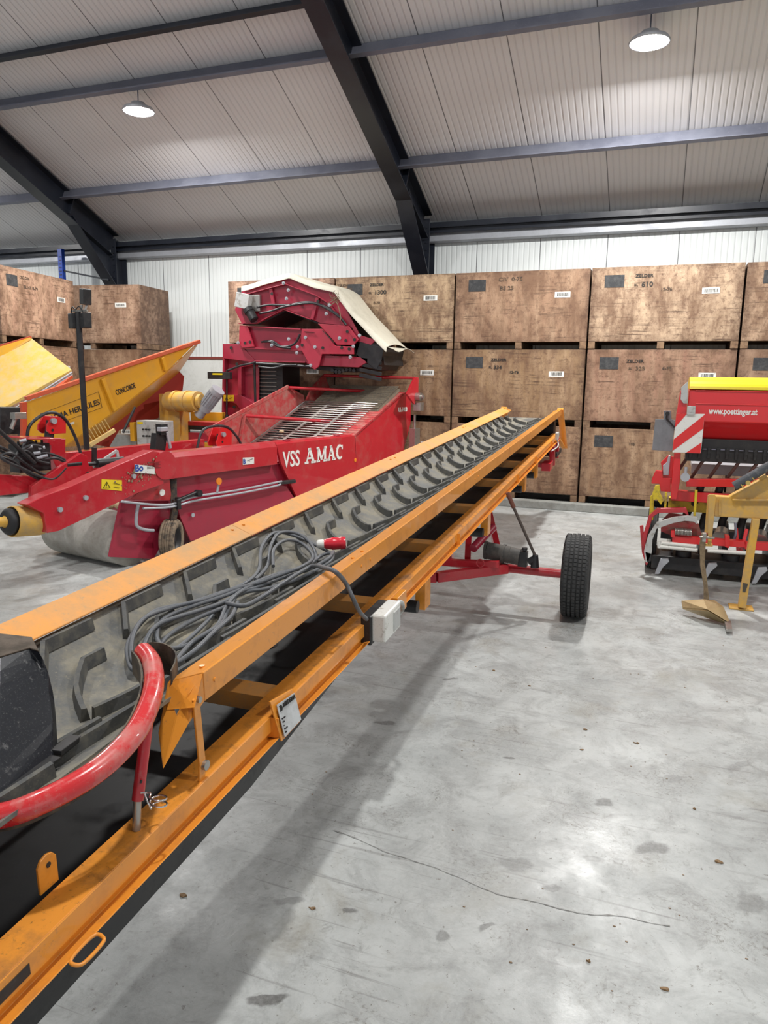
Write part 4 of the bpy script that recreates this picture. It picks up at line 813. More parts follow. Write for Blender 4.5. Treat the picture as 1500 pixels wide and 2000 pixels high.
mb = MB(); mb.bar((-.12, 0, 1.46), (.14, .0, 1.46), .02, .02); mb.bar((.1, 0, 1.46), (.12, .02, 1.54), .02, .02); mb.cyl((.05, 0, 1.47), (.05, 0, 1.52), .015, 8); mb.build('light_bracket', M_STEEL, mast)
mb = MB(); mb.tube(cr([(-.1, -.02, 1.44), (-.05, -.04, 1.50), (0, -.04, 1.47), (.06, -.04, 1.50), (.11, -.03, 1.44)], 5), .006, 6); mb.build('wire', M_BLACK, mast)
# potatoes dropped in the loader
for k, p in enumerate(((-1.02, 3.1, 1.07), )):
    MMx = yawf((-4.5, 5.8, 0), 11); g = MMx @ V(p)
    mb = MB().ball((0, 0, 0), .028, 10, (1.3, 1, .8), j=.3); o = mb.build('potato', M_POTATO); o.location = g; tag(o, 'single potato left lying on the loader web rods', 'potato')
for k, p in enumerate(((-.52, -.12, .54), (-.44, -.10, .54), (-.37, -.14, .545))):
    g = yawf((-4.5, 5.8, 0), 11) @ V(p); o = MB().ball((0, 0, 0), .04, 10, (1.2, 1, .9), j=.3).build('potato', M_POTATO); o.location = g
    tag(o, 'potato on the white roller under the loader arm, %s of three' % ('leftmost', 'middle', 'rightmost')[k], 'potato', 'potatoes on the roller')

# ------------------------------------------------------------------ dark red elevator behind
EL = root('potato_elevator', Matrix.Translation((-4.2, 9.75, 0)), 'dark red raised elevator with arched head and cream tarpaulin', 'farm machine')
def ep(mb, name, mat, par=None, bevel=.004): return mb.build(name, mat, par or EL, bevel)
DP = .85
arch = [(-1.716,0,3.066),(-1.319,0,3.141),(-0.934,0,3.203),(-0.583,0,3.087),(-0.227,0,2.973),(-0.121,0,2.847),(0.149,0,2.397),(0.391,0,2.327),(0.311,0,2.261),(0.092,0,2.314),(0.032,0,2.491),(-0.015,0,2.523),(-0.44,0,2.56),(-0.609,0,2.625),(-1.012,0,2.77),(-1.469,0,2.583),(-1.74,0,2.576),(-1.853,0,2.775),(-1.771,0,2.948)]
for off in (0, DP-.03):
    mb = MB(); mb.prism([V(p)+V((0, off, 0)) for p in arch], (0, .03, 0)); ep(mb, 'arch_side', M_RED_DARK)
flg = [(-1.757,0,2.959),(-0.984,0,3.109),(-0.488,0,2.934),(-0.309,0,2.83),(0.092,0,2.334)]
flg2 = [(-1.761,0,2.572),(-1.469,0,2.572),(-1.012,0,2.76),(-0.585,0,2.614)]
mb = MB()
for L_ in (flg, flg2):
    for a, b in zip(L_[:-1], L_[1:]): mb.bar(V(a)+V((0, -.03, 0)), V(b)+V((0, -.03, 0)), .06, .012, (0, 0, 1))
for a, b in (((-1.228,0,3.053), (-1.17,0,2.741)), ((-0.483,0,2.922), (-0.573,0,2.614))): mb.bar(V(a)+V((0, -.03, 0)), V(b)+V((0, -.03, 0)), .05, .03, (0, 1, 0))
ep(mb, 'arch_flange', M_RED_DARK)
# belt run inside arch, seen as dark surface
top = [(-1.717,0,3.045),(-0.934,0,3.182),(-0.227,0,2.953),(0.149,0,2.386),(0.472,0,2.219),(0.508,0,2.032)]
bot = [(-1.74,0,2.598),(-1.469,0,2.599),(-1.012,0,2.781),(-0.488,0,2.592),(0.034,0,2.303),(0.093,0,2.135)]
mb = MB()
for L_ in (top, bot):
    for a, b in zip(L_[:-1], L_[1:]): mb.prism([V(a)+V((0, .03, -.02)), V(b)+V((0, .03, -.02)), V(b)+V((0, .03, -.04)), V(a)+V((0, .03, -.04))], (0, DP-.06, 0))
ep(mb, 'elevator_belt', M_BLACK, bevel=0)
# tarpaulin
tp = [V(p) for p in [(-1.708,0,3.099),(-1.574,0,3.121),(-1.319,0,3.183),(-1.118,0,3.225),(-0.933,0,3.259),(-0.897,0,3.247),(-0.8,0,3.194),(-0.535,0,3.102),(-0.227,0,3.035),(-0.157,0,2.951),(0.031,0,2.73),(0.263,0,2.51),(0.413,0,2.364),(0.562,0,2.239)]]
tn = len(tp); rng = random.Random(4); jit = [rng.uniform(-.012, .012) for _ in range(tn)]
mb = MB()
def tarp(a, b):
    i = round(a*(tn-1)); p = tp[i]; 
    if b < .12: return p+V((0, -.045-.01*math.sin(i*2), -.06+jit[i]))
    t = (b-.12)/.88; return p+V((.0, -.04+t*(DP+.06), .02*math.sin(t*PI)*math.sin(i*1.1)+.03*math.sin(t*PI)))
mb.grid(tarp, tn-1, 8, th=(0, 0, -.006)); e0 = tp[-1]
mb.grid(lambda a, b: e0+V((.0+.10*b, -.04+a*(DP+.06), -.03*b-.03*math.sin(a*7)*b)), 8, 2, th=(0, 0, -.005))
ep(mb, 'tarpaulin', M_CREAM, bevel=0)
# outlet grille below the tarpaulin
mb = MB()
for k in range(7):
    y = 575+k*19; mb.bar(V((0.138,0,2.303))+V((0, .02, -k*.075)), V((0.471,0,2.24))+V((0, .02, -k*.075)), .02, .05)
mb.prism([(0.093,0,2.135),(0.15,0,2.313),(0.506,0,2.219),(0.474,0,2.053),(0.396,0,1.923)], (0, DP, 0)); ep(mb, 'outlet_grille', M_BLACK)
# lower frame
low = [(-1.792,0.02,2.556),(-1.663,0.02,2.528),(-0.741,0.02,2.484),(-0.694,0.02,2.243),(-0.695,0.02,2.026),(-0.943,0.02,2.025),(-1.555,0.02,2.049),(-1.76,0.02,2.245),(-1.798,0.02,2.312)]
mb = MB(); mb.prism(low, (0, .04, 0)); mb.cut().prism([V(p)+V((0, DP-.06, 0)) for p in low], (0, .04, 0)); ep(mb, 'lower_frame', M_RED_DARK)
mb = MB()
for a, b in (((-1.637,0,2.531), (-0.756,0,2.482)), ((-1.749,0,2.226), (-0.733,0,2.186)), ((-1.518,0,2.033), (-0.685,0,2.022)), ((-1.65,0,2.542), (-1.553,0,2.243))): mb.bar(V(a), V(b), .07, .02)
ep(mb, 'frame_flange', M_RED_DARK)
mb = MB(); mb.prism([(-1.749,-0.05,2.55),(-1.62,-0.05,2.538),(-1.51,-0.05,2.241),(-1.705,-0.05,2.224),(-1.764,-0.05,2.286)], (0, .03, 0)); mb.cut().prism([(-0.72,-0.07,2.484),(-0.395,-0.07,2.481),(-0.194,-0.07,2.248),(0.082,-0.07,2.237),(0.083,-0.07,2.133),(-0.403,-0.07,2.136),(-0.456,-0.07,1.961),(-0.516,-0.07,1.918),(-0.577,-0.07,1.949),(-0.734,-0.07,2.207)], (0, .03, 0)); mb.cut().prism([(-0.476,-0.05,2.556),(-0.005,-0.05,2.52),(0.147,-0.05,2.332),(0.074,-0.05,2.259),(-0.179,-0.05,2.264),(-0.381,-0.05,2.471)], (0, .03, 0)); br = ep(mb, 'bracket_plate', paint('crimson_plate_paint', (.44, .022, .05), .35, (.3, .04, .05), .4, .45, .7, 3, coat=.3))
mb = MB()
for a, b in (((-0.669,-0.075,2.447), (-0.52,-0.075,2.437)), ((-0.393,-0.075,2.47), (-0.203,-0.075,2.284))): mb.bar(a, b, .004, .03, (0, 1, 0))
for p in [(-1.646,-0.072,2.291),(-1.563,-0.072,2.306),(-0.711,-0.072,2.26),(-0.387,-0.072,2.221),(-0.094,-0.072,2.223),(-0.033,-0.072,2.321),(0.099,-0.072,2.331),(-0.011,-0.072,2.441),(0.018,-0.072,2.206),(-1.189,-0.072,2.98),(-0.46,-0.072,2.858)]: mb.cyl(p, V(p)+V((0, -.006, 0)), .022, 12)
mb.build('bolt_hole', M_INK, EL)
mb = MB()
for p in [(-1.758,-0.075,2.296),(-0.655,-0.075,2.366),(-0.506,-0.075,2.234),(-0.92,-0.075,3.021),(-0.951,-0.075,2.904),(-0.329,-0.075,2.686),(-0.282,-0.075,2.802),(-0.995,-0.075,3.118),(-0.126,-0.075,2.353),(0.084,-0.075,2.241),(-0.574,-0.075,1.977),(-0.783,-0.075,2.239),(-0.922,-0.075,2.346),(-1.198,-0.075,2.261),(0.176,-0.075,2.388),(-0.793,-0.075,2.153),(0.039,-0.075,2.095)]: mb.cyl(p, V(p)+V((0, -.012, 0)), .024, 14); mb.cyl(V(p)+V((0, -.012, 0)), V(p)+V((0, -.025, 0)), .011, 6)
ep(mb, 'washer_bolt', M_GALVL, bevel=0)
mb = MB(); box2 = [(-0.684,0,2.134),(0.047,0,2.104),(0.267,0,2.083),(0.268,0,2.031),(0.129,0,1.956),(-0.441,0,1.973),(-0.685,0,2.004)]; mb.prism(box2, (0, .25, 0)); ep(mb, 'side_channel', M_RED_DARK)
mb = MB(); mb.prism([(0.163,0.5,2.065),(0.378,0.5,2.055),(0.38,0.5,1.946),(0.285,0.5,1.923),(0.165,0.5,1.928)], (0, .3, 0)); ep(mb, 'outlet_lip', M_RED_DARK)
mb = MB(); mb.prism([(-0.636,0.1,1.974),(0.345,0.1,1.928),(0.088,0.1,1.904),(-0.246,0.1,1.89),(-0.636,0.1,1.93)], (0, .6, 0)); 
for k in range(7): c = V((-0.295,0.05,1.911))+V((k*.055, 0, -.02*math.sin(k))); mb.cyl(c, c+V((0, .06, 0)), .025, 10)
ep(mb, 'drive_chain', M_BLACK)
mb = MB()
for pp in ([(-1.448,-0.05,2.796),(-1.246,-0.05,2.828),(-0.948,-0.05,2.818),(-0.655,-0.05,2.854),(-0.416,-0.05,2.807),(-0.204,-0.05,2.699),(-0.051,-0.05,2.551)], [(-1.406,-0.06,2.708),(-1.217,-0.06,2.737),(-0.992,-0.06,2.796),(-0.699,-0.06,2.833),(-0.507,-0.06,2.828),(-0.317,-0.06,2.752),(-0.129,-0.06,2.634),(-0.035,-0.06,2.53)], [(-1.387,-0.04,2.307),(-1.209,-0.04,2.317),(-1.059,-0.04,2.241),(-0.86,-0.04,2.273),(-0.76,-0.04,2.412)], [(-0.899,-0.06,2.218),(-1.098,-0.06,2.24),(-1.223,-0.06,2.305),(-1.324,-0.06,2.306)], [(-1.945,-0.08,1.894),(-1.732,-0.08,1.963),(-1.549,-0.08,1.997),(-1.471,-0.08,2.02)], [(-1.439,-0.05,1.954),(-1.209,-0.05,1.934),(-1.007,-0.05,1.975),(-0.808,-0.05,1.981)]): mb.tube(cr(pp, 5), .016, 8)
ep(mb, 'elevator_hose', M_HOSE, bevel=0)
mb = MB()
for pp in ([(-0.272,-0.08,2.78),(-0.19,-0.08,2.84),(-0.144,-0.08,2.778),(-0.108,-0.08,2.633),(-0.12,-0.08,2.591)], [(-0.308,-0.08,2.822),(-0.225,-0.08,2.862),(-0.144,-0.08,2.911)]): mb.tube(cr(pp, 5), .006, 6)
for k in range(30):
    a = V((-0.2,-0.06,2.915))+V((rng.uniform(-.06, .06), 0, rng.uniform(-.08, .05))); mb.tube([a, a+V((rng.uniform(-.06, .06), -.02, rng.uniform(-.07, .07)))], .003, 4)
ep(mb, 'straw_tuft', paint('dry_straw', (.22, .16, .10), .9), bevel=0)['kind'] = 'stuff'
c = V((-1.634,-0.1,2.87)); mb = MB(); mb.box(c.x-.12, c.x+.10, c.y-.05, c.y+.08, c.z-.09, c.z+.12); tt = Matrix.Translation(c) @ Matrix.Rotation(R(12), 4, 'Y') @ Matrix.Translation(-c); mb.v = [tuple(tt @ V(p)) for p in mb.v]; ep(mb, 'motor_box', M_GREY, bevel=.006)
mb = MB(); a, b = V((-1.572,-0.1,2.772)), V((-1.457,-0.12,2.618)); mb.cyl(a, b, .065, 20); mb.cyl(a, a+(b-a)*.3, .075, 20); mb.cyl(b, b+(b-a)*.05, .05, 20); ep(mb, 'drum_motor', M_BLACK, bevel=0)
mb = MB(); c = V((-1.472,-0.05,2.872)); mb.box(c.x-.08, c.x+.07, c.y, c.y+.06, c.z-.13, c.z+.10); ep(mb, 'motor_flange', M_STEEL)
# tower
tw = [(-2.076,0,2.285),(-1.787,0,2.284),(-1.518,0,2.044),(-1.537,0,1.072),(-2.133,0,1.051)]
mb = MB(); mb.prism([V(p)+V((0, .10, 0)) for p in tw], (0, .02, 0)); mb.prism([(-2.076,0,2.285),(-1.787,0,2.284),(-1.505,0,2.022),(-1.609,0,2.021),(-2.082,0,2.075)], (0, .1, 0)); mb.prism([(-2.108,0,1.527),(-1.786,0,1.534),(-1.543,0,1.414),(-1.77,0,1.294),(-1.874,0,1.406),(-2.11,0,1.47)], (0, .1, 0)); mb.prism([(-2.081,0,2.087),(-2.05,0,2.06),(-2.095,0,1.052),(-2.133,0,1.051)], (0, .1, 0))
mb.prism([(-1.821,0,1.953),(-1.76,0,1.975),(-1.77,0,1.534),(-1.831,0,1.533)], (0, .1, 0)); mb.prism([(-1.755,0,1.971),(-1.596,0,2.021),(-1.532,0,1.988),(-1.755,0,1.942)], (0, .1, 0)); ep(mb, 'tower_side', M_RED_DARK)
b_ = V((-2.124,0,0.525)); b2 = V((-1.449,0,0.559)); mb = MB(); mb.box(b_.x, b2.x, .0, .16, 0, b_.z+.3); mb.box(b_.x, b2.x, .55, .72, 0, b_.z+.3); ep(mb, 'tower_base', M_RED_DARK)
mb = MB(); s0, s1 = V((-1.632,0.15,0.693)), V((-1.148,0.15,1.96)); mb.box(s0.x, s1.x, .15, .7, .4, s1.z+.05)
for k in range(22): mb.cyl((s0.x, .14, .9+k*.055), (s1.x-.1, .14, .9+k*.055), .006, 6, mi=1)
ep(mb, 'web_shaft', [M_BLACK, M_STEEL], bevel=0)
ep(MB().cyl((-1.518,-0.03,2.021), (-1.514,-0.03,1.325), .018, 10), 'pressure_pipe', M_BLACK, bevel=0)
ep(MB().cyl((-1.492,-0.03,1.999), (-0.613,-0.03,1.961), .022, 12), 'pressure_ram', M_BLACK, bevel=0)
ep(MB().cyl((-1.949,-0.1,1.905), (-1.968,-0.1,1.239), .012, 8).cyl((-1.968,-0.1,1.239), (-1.949,-0.1,0.932), .03, 8), 'control_stalk', M_BLACK, bevel=0)
mb = MB(); a, b = V((-2.257,-0.1,1.766)), V((-1.871,-0.1,1.868)); mb.box(a.x, b.x, -.15, -.08, a.z, b.z); q = ep(mb, 'control_box', M_BLACK, bevel=.004)
mb = MB(); a, b = V((-2.165,-0.155,1.827)), V((-1.995,-0.155,1.851)); mb.box(a.x, b.x, -.155, -.149, a.z, b.z); mb.build('yellow_strip', M_YELLOW_BRIGHT, q)
mb = MB(); mb.prism([(-2.075,-0.01,1.528),(-1.892,-0.01,1.532),(-1.894,-0.01,1.44),(-2.077,-0.01,1.436)], (0, -.003, 0)); q = ep(mb, 'warning_decal', paint('yellow_decal', (.82, .55, .02), .5), bevel=0)
mb = MB(); t_ = [V(x) for x in [(-2.046,-0.016,1.453),(-1.992,-0.016,1.454),(-2.017,-0.016,1.507)]]
for k in range(3): mb.bar(t_[k], t_[(k+1) % 3], .002, .008, (0, 1, 0))
mb.bar((-1.97,-0.016,1.478), (-1.916,-0.016,1.497), .002, .02, (0, 1, 0)); mb.build('pictogram', M_INK, q)
mb = MB()
for p in [(-1.922,-0.01,2.226),(-1.83,-0.01,1.988),(-1.891,-0.01,1.355)]: mb.cyl(p, V(p)+V((0, -.006, 0)), .024, 12)
mb.build('bolt_hole', M_INK, EL)

# ------------------------------------------------------------------ yellow receiving hopper
HH = root('receiving_hopper', yawf((-7.33, 7, 0), 18), 'yellow receiving hopper with red top rim and black lettering', 'farm machine')
def hpart(mb, name, mat, par=None, bevel=.004): return mb.build(name, mat, par or HH, bevel)
pn_ = [(0,0,1.453),(0,2.623,2.31),(0,2.458,2.193),(0,2.041,1.855),(-0,1.218,1.331),(-0,0.477,0.902),(-0,0.456,0.75),(0,0.058,0.779),(-0,-0.042,0.87)]
mb = MB(); mb.prism(pn_, (-.03, 0, 0)); hp_ = hpart(mb, 'hopper_side', M_YELLOW)
mb = MB()
a, b = V((0,0.002,1.484)), V((0,2.623,2.31)); mb.bar(a+V((.01, 0, .02)), b+V((.01, .0, -.0)), .07, .05); hpart(mb, 'top_rim', paint('orange_red_rim', (.62, .10, .04), .4, (.5, .2, .1), .5, .45, .7, 5))
mb = MB(); mb.prism([(0.02,-0.051,1.455),(0.02,0.012,1.464),(0.02,-0.035,0.808),(0.02,-0.087,0.812)], (-.08, 0, 0)); hpart(mb, 'corner_post', paint('orange_red_post', (.60, .08, .03), .4))
mb = MB()
for a, b in (((0.03,1.023,1.75), (0.03,1.179,1.333)), ((0.03,1.958,2.055), (0.03,2.013,1.878))): mb.bar(a, b, .05, .05, (1, 0, 0))
hpart(mb, 'side_rib', M_YELLOW)
# folded lower facet leaning inwards
P1 = [V(x) for x in [(0,2.623,2.31),(0,2.041,1.855),(-0,1.218,1.331),(-0,0.477,0.902)]]; P2 = [V(x) for x in [(-0.45,2.951,2.296),(-0.45,2.588,1.874),(-0.45,2.062,1.507),(-0.45,1.051,0.861)]]
mb = MB()
for k in range(3): mb.prism([P1[k], P1[k+1], P2[k+1], P2[k]], (-.01, 0, -.02))
hpart(mb, 'lower_facet', M_YELLOW, bevel=0)
P3_ = [V(x) for x in [(-0.45,2.951,2.296),(-0.45,2.588,1.874),(-0.45,2.062,1.507),(-0.45,1.051,0.861)]]; P4 = [V(x) for x in [(-0.45,2.95,2.257),(-0.45,2.662,1.811),(-0.45,2.117,1.456),(-0.45,1.311,0.894)]]
mb = MB(); mb.prism([(-0.46,2.595,1.874),(-0.46,2.068,1.506),(-0.46,1.057,0.86),(-0.46,1.365,0.794),(-0.46,1.539,1.028),(-0.46,2.199,1.177),(-0.46,2.26,1.505),(-0.46,2.645,1.579),(-0.46,2.685,1.798)], (-.03, 0, 0)); hpart(mb, 'under_frame', paint('deep_red_paint', (.30, .03, .02), .4))
# writing
tx_ = V((0.005,0.994,1.426))-V((0.005,0.236,1.195))
o = V((0.006,0.232,1.206)); o_e = V((0.006,0.981,1.411)); dr = o_e-o
def htext(s, p0, p1, hgt, bold=.003):
    p0, p1 = V(p0), V(p1); d = p1-p0; ob_ = text(s, hgt, p0, (0, d.y, d.z), (0, -d.z, d.y), M_INK, hp_, 'lettering', bold=bold)
    wx = max((v.co-p0).dot(d.normalized()) for v in ob_.data.vertices); k = d.length/wx
    for v in ob_.data.vertices:
        r0 = v.co-p0; t = r0.dot(d.normalized()); v.co = p0+r0+d.normalized()*t*(k-1)
htext('BIJLSMA HERCULES', (0.006,0.218,1.192), (0.006,0.988,1.42), .10, .0015)
htext('CONCORDE', (0.006,1.235,1.534), (0.006,1.538,1.639), .10, .0015)
bx = [V(x) for x in [(0.008,0.173,1.314),(0.008,0.972,1.583),(0.008,1.009,1.375),(0.008,0.187,1.123)]]
mb = MB()
for k in range(4): mb.bar(bx[k], bx[(k+1) % 4], .002, .008, (1, 0, 0))
mb.build('border_line', M_INK, hp_)
mb = MB(); mb.prism([(0.01,0.513,1.185),(0.01,0.607,1.204),(0.01,0.605,1.171),(0.01,0.511,1.153)], (.002, 0, 0)); mb.build('small_sticker', M_CREAM, hp_)
# inside: far sheet, apron and fold
mb = MB(); q4 = [V((-8.729,7.8,2.073)), V((-8.288,8.1,2.286)), V((-7.431,7.9,1.865)), V((-7.976,7.2,1.346)), V((-8.041,7.1,1.153))]
hm = yawf((-7.33, 7, 0), 18).inverted(); q4 = [hm @ p for p in q4]
mb.add(q4+[p+V((0, .01, -.03)) for p in q4], [(4, 3, 2, 1, 0), (5, 6, 7, 8, 9), (0, 1, 6, 5), (1, 2, 7, 6), (2, 3, 8, 7), (3, 4, 9, 8), (4, 0, 5, 9)]); hpart(mb, 'feed_apron', M_YELLOW_PALE, bevel=0)
q5_ = [hm @ V(x) for x in ((-8.724,7.8,2.121), (-8.305,8.1,2.3), (-8.289,8.1,2.272), (-8.568,7.8,2.005), (-8.688,7.75,1.927))]
mb = MB(); mb.prism([p+V((0.02, -.02, .0)) for p in q5_], (-.02, .02, 0)); hpart(mb, 'rear_sheet', M_YELLOW, bevel=0)
mb = MB(); mb.bar(hm @ V((-8.722,7.8,2.135)), hm @ V((-8.295,8.1,2.307)), .04, .03); mb.cut().bar(hm @ V((-7.399,7.85,1.778)), hm @ V((-7.403,7.6,1.625)), .06, .04); hpart(mb, 'rear_rim', paint('orange_red_rim_b', (.62, .10, .04), .4), bevel=.004)
mb = MB()
for k in range(3): mb.cyl((hm @ V((-7.378,7.85,1.831)))+V((0, 0, -.03*k)), (hm @ V((-7.642,7.05,1.341)))+V((0, 0, -.03*k)), .012, 8)
hpart(mb, 'apron_hinge', M_GALVL, bevel=0)
# wooden-handled comb of tines
a, b = V((0.35,0.608,0.921)), V((0.35,0.966,1.096)); mb = MB(); mb.bar(a, b, .04, .05); 
for k in range(8):
    p = a+(b-a)*(k+.3)/8.2; mb.cyl(p, p+V((0, -.09, .16)), .005, 6)
hpart(mb, 'tine_rack', paint('cream_yellow_paint', (.68, .50, .20), .5), bevel=.003)
hpart(MB().cyl((0.3,1.118,1.053), (0.3,1.318,1.385), .018, 10), 'hand_lever', M_BLACK, bevel=0)
# control cabinet, gearbox, motor, base frame
c0_, c1_ = V((-6.824,8.4,0.88)), V((-6.357,8.4,1.192))
mb = MB(); mb.add([], []); mw = yawf((0, 0, 0), 0)
def wbox(x0, x1, y0, y1, z0, z1, name, mat, par, inv_, bevel=.004):
    m0 = MB(); m0.box(x0, x1, y0, y1, z0, z1); m0.v = [tuple(inv_ @ V(p)) for p in m0.v]; return m0.build(name, mat, par, bevel)
cb = wbox(c0_.x, c1_.x, 8.4, 8.6, c0_.z-.1, c1_.z, 'control_cabinet', M_GREY, HH, hm, .006)
for k in range(6):
    x = c0_.x+.12+(k % 3)*.05; z = c1_.z-.12-(k//3)*.09; m0 = MB().cyl((x, 8.4, z), (x, 8.375, z), .013, 10); m0.v = [tuple(hm @ V(p)) for p in m0.v]; m0.build('knob', M_INK, cb)
wbox(c0_.x+.02, c0_.x+.11, 8.395, 8.40, c1_.z-.05, c1_.z-.02, 'cabinet_label', M_YELLOW_BRIGHT, cb, hm, 0)
wbox(c0_.x-.10, c0_.x-.03, 8.38, 8.48, c0_.z+.02, c1_.z-.03, 'lever_housing', M_YELLOW, HH, hm)
g0, g1 = V((-6.891,9,0.795)), V((-6.546,9,1.544))
wbox(g0.x, g1.x, 9.0, 9.25, 0, g1.z, 'gearbox_column', M_YELLOW_DUST, HH, hm)
a, b = V((-6.718,9,1.439)), V((-6.143,8.9,1.454)); mb = MB(); mb.cyl(hm @ a, hm @ b, .14, 24); mb.cyl(hm @ (a+(b-a)*.25), hm @ (a+(b-a)*.33), .155, 24); mb.cyl(hm @ (a+(b-a)*.62), hm @ (a+(b-a)*.70), .155, 24); mb.cyl(hm @ b, hm @ (b+V((.05, 0, 0))), .10, 20); hpart(mb, 'gearbox', M_YELLOW_DUST, bevel=0)
a, b = V((-6.052,8.95,1.398)), V((-5.895,8.95,1.572)); d = (b-a).normalized(); mb = MB(); mb.cyl(hm @ a, hm @ b, .085, 24)
for k in range(16):
    an = k*PI/8; sd = V((0, 1, 0)); up = d.cross(sd); r3 = sd*math.cos(an)+up*math.sin(an); mb.bar(hm @ (a+r3*.09), hm @ (b+r3*.09), .006, .02, hm.to_3x3() @ r3)
mb.cyl(hm @ b, hm @ (b+d*.07), .10, 24); mb.cyl(hm @ (a-d*.07), hm @ a, .095, 24); mb.cyl(hm @ (a-d*.2), hm @ (a-d*.07), .07, 16); hpart(mb, 'electric_motor', M_GALVL, bevel=0)
p0_, p1_ = V((-6.734,9.2,0.748)), V((-5.976,9.2,1.189))
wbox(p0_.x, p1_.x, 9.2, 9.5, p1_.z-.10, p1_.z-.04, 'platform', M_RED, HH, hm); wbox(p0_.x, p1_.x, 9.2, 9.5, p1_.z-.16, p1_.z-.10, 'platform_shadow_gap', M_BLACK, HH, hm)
wbox(p0_.x, p1_.x, 9.2, 9.5, p1_.z-.32, p1_.z-.2, 'cross_channel', M_RED_DARK, HH, hm); wbox(p0_.x, p1_.x, 9.15, 9.5, p1_.z-.42, p1_.z-.34, 'cross_rail', M_YELLOW, HH, hm); wbox(p0_.x, p1_.x, 9.22, 9.5, .0, p1_.z-.45, 'base_frame', M_RED_DARK, HH, hm)
p0_ = V((-6.481,9.6,1.139)); p1_ = V((-6.225,9.6,1.239)); wbox(p0_.x-.3, p1_.x, 9.6, 9.7, p0_.z, p1_.z+.03, 'rear_rail', M_YELLOW, HH, hm)
p0_ = V((-7.558,8.7,0.751)); p1_ = V((-7.089,8.7,0.956)); wbox(p0_.x, p1_.x, 8.7, 8.9, p0_.z-.2, p1_.z, 'pump_unit', M_STEEL, HH, hm); wbox(p0_.x-.2, p1_.x+1.0, 8.75, 9.1, 0, p0_.z-.05, 'base_frame', M_RED_DARK, HH, hm)

# ------------------------------------------------------------------ seed drill on the right
SD = root('seed_drill', Matrix.Translation((1.0, 7.3, 0)), 'bright red seed drill with yellow lid and hazard board at the right', 'farm machine')
def sp(mb, name, mat, par=None, bevel=.004): return mb.build(name, mat, par or SD, bevel)
xr = 1.7
x0 = -.81
mb = MB(); mb.prism([(x0, 0, 1.745), (x0, 0, 1.465), (x0, .16, 1.29), (x0, .5, 1.29), (x0, .68, 1.70), (x0, .68, 1.76)], (xr-x0, 0, 0)); hb = sp(mb, 'seed_hopper', M_RED_BRIGHT, bevel=.006)
mb = MB(); pr = [(x0, -.02+.36*(1-math.cos(t)), 1.75+.11*math.sin(t)) for t in [k*PI/14 for k in range(15)]]; mb.prism(pr, (xr-x0, 0, 0)); sp(mb, 'hopper_lid', M_YELLOW_BRIGHT, bevel=.003)
mb = MB(); mb.bar((x0+.06, -.004, 1.62), (xr, -.004, 1.62), .008, .012); mb.bar((x0+.05, -.004, 1.735), (xr, -.004, 1.735), .012, .01); sp(mb, 'pressed_rib', M_RED_BRIGHT, hb)
o = V((-0.633,-0.004,1.534)); e = V((-0.239,-0.004,1.536))
tob = text('www.poettinger.at', .075, (o.x, -.003, o.z), (1, 0, 0), (0, 0, 1), M_WHITEFLAT, hb, 'lettering', bold=.0022)
wx = max(v.co.x for v in tob.data.vertices)-o.x; kx = (e.x-o.x)/wx
for v in tob.data.vertices: v.co.x = o.x+(v.co.x-o.x)*kx
mb = MB(); mb.prism([(-0.88,-0.02,1.764),(-0.831,-0.02,1.815),(-0.825,-0.02,1.765),(-0.816,-0.02,1.621),(-0.851,-0.02,1.62),(-0.878,-0.02,1.657)], (0, -.01, 0)); sp(mb, 'lid_latch', M_GREY)
mb = MB(); mb.prism([(-0.883,0,1.732),(-0.824,0,1.734),(-0.819,0,1.519),(-0.902,0,1.517)], (0, .3, 0)); sp(mb, 'hopper_end', M_RED_BRIGHT)
mb = MB(); mb.box(x0+.02, xr, .12, .42, 1.09, 1.30)
for k in range(34): x = x0+.06+k*.077; mb.cyl((x, .115, 1.18), (x, .09, 1.18), .014, 10, mi=0); mb.box(x-.012, x+.012, .10, .13, 1.12, 1.22); mb.cyl((x+.02, .11, 1.205), (x+.055, .11, 1.205), .006, 6, mi=1)
mt = sp(mb, 'metering_unit', [M_BLACK, M_GALV], bevel=.002)
for k in range(17):
    x = (-0.784,0,1.078)[0]+k*.150; sp(MB().cyl((x, .14, 1.10), (x-.12, .22, .86), .016, 10), 'seed_pipe', M_TUBEDK, bevel=0)
for k in range(16):
    x = (-0.634,0,0.859)[0]+k*.165; sp(MB().tube(cr([(x, .15, .86), (x-.03, .2, .72), (x-.10, .3, .55), (x-.12, .32, .35)], 4), .035, 10), 'coulter_tube', M_BLACK, bevel=0)
mb = MB(); mb.box(-.72, .9, .5, .8, 1.0, 1.03)
for k in range(60): mb.cyl((-.71+k*.027, .5, .98), (-.71+k*.027, .5, 1.0), .006, 6)
mb.box(-.72, .9, .49, .5, .93, 1.03); sp(mb, 'footboard', M_GALVL, bevel=0)
rb_ = [(-0.77,0.05,0.925),(0.138,0.05,0.98),(0.145,0.05,0.903),(-0.765,0.05,0.857)]; mb = MB(); mb.prism(rb_, (0, .08, 0)); sp(mb, 'cross_beam', M_RED_BRIGHT)
mb = MB(); mb.prism([(-0.893,0,1.167),(-0.837,0,1.17),(-0.824,0,0.899),(-0.841,0,0.74),(-0.89,0,0.737),(-0.896,0,0.895)], (0, .10, 0)); sp(mb, 'end_post', M_RED_BRIGHT)
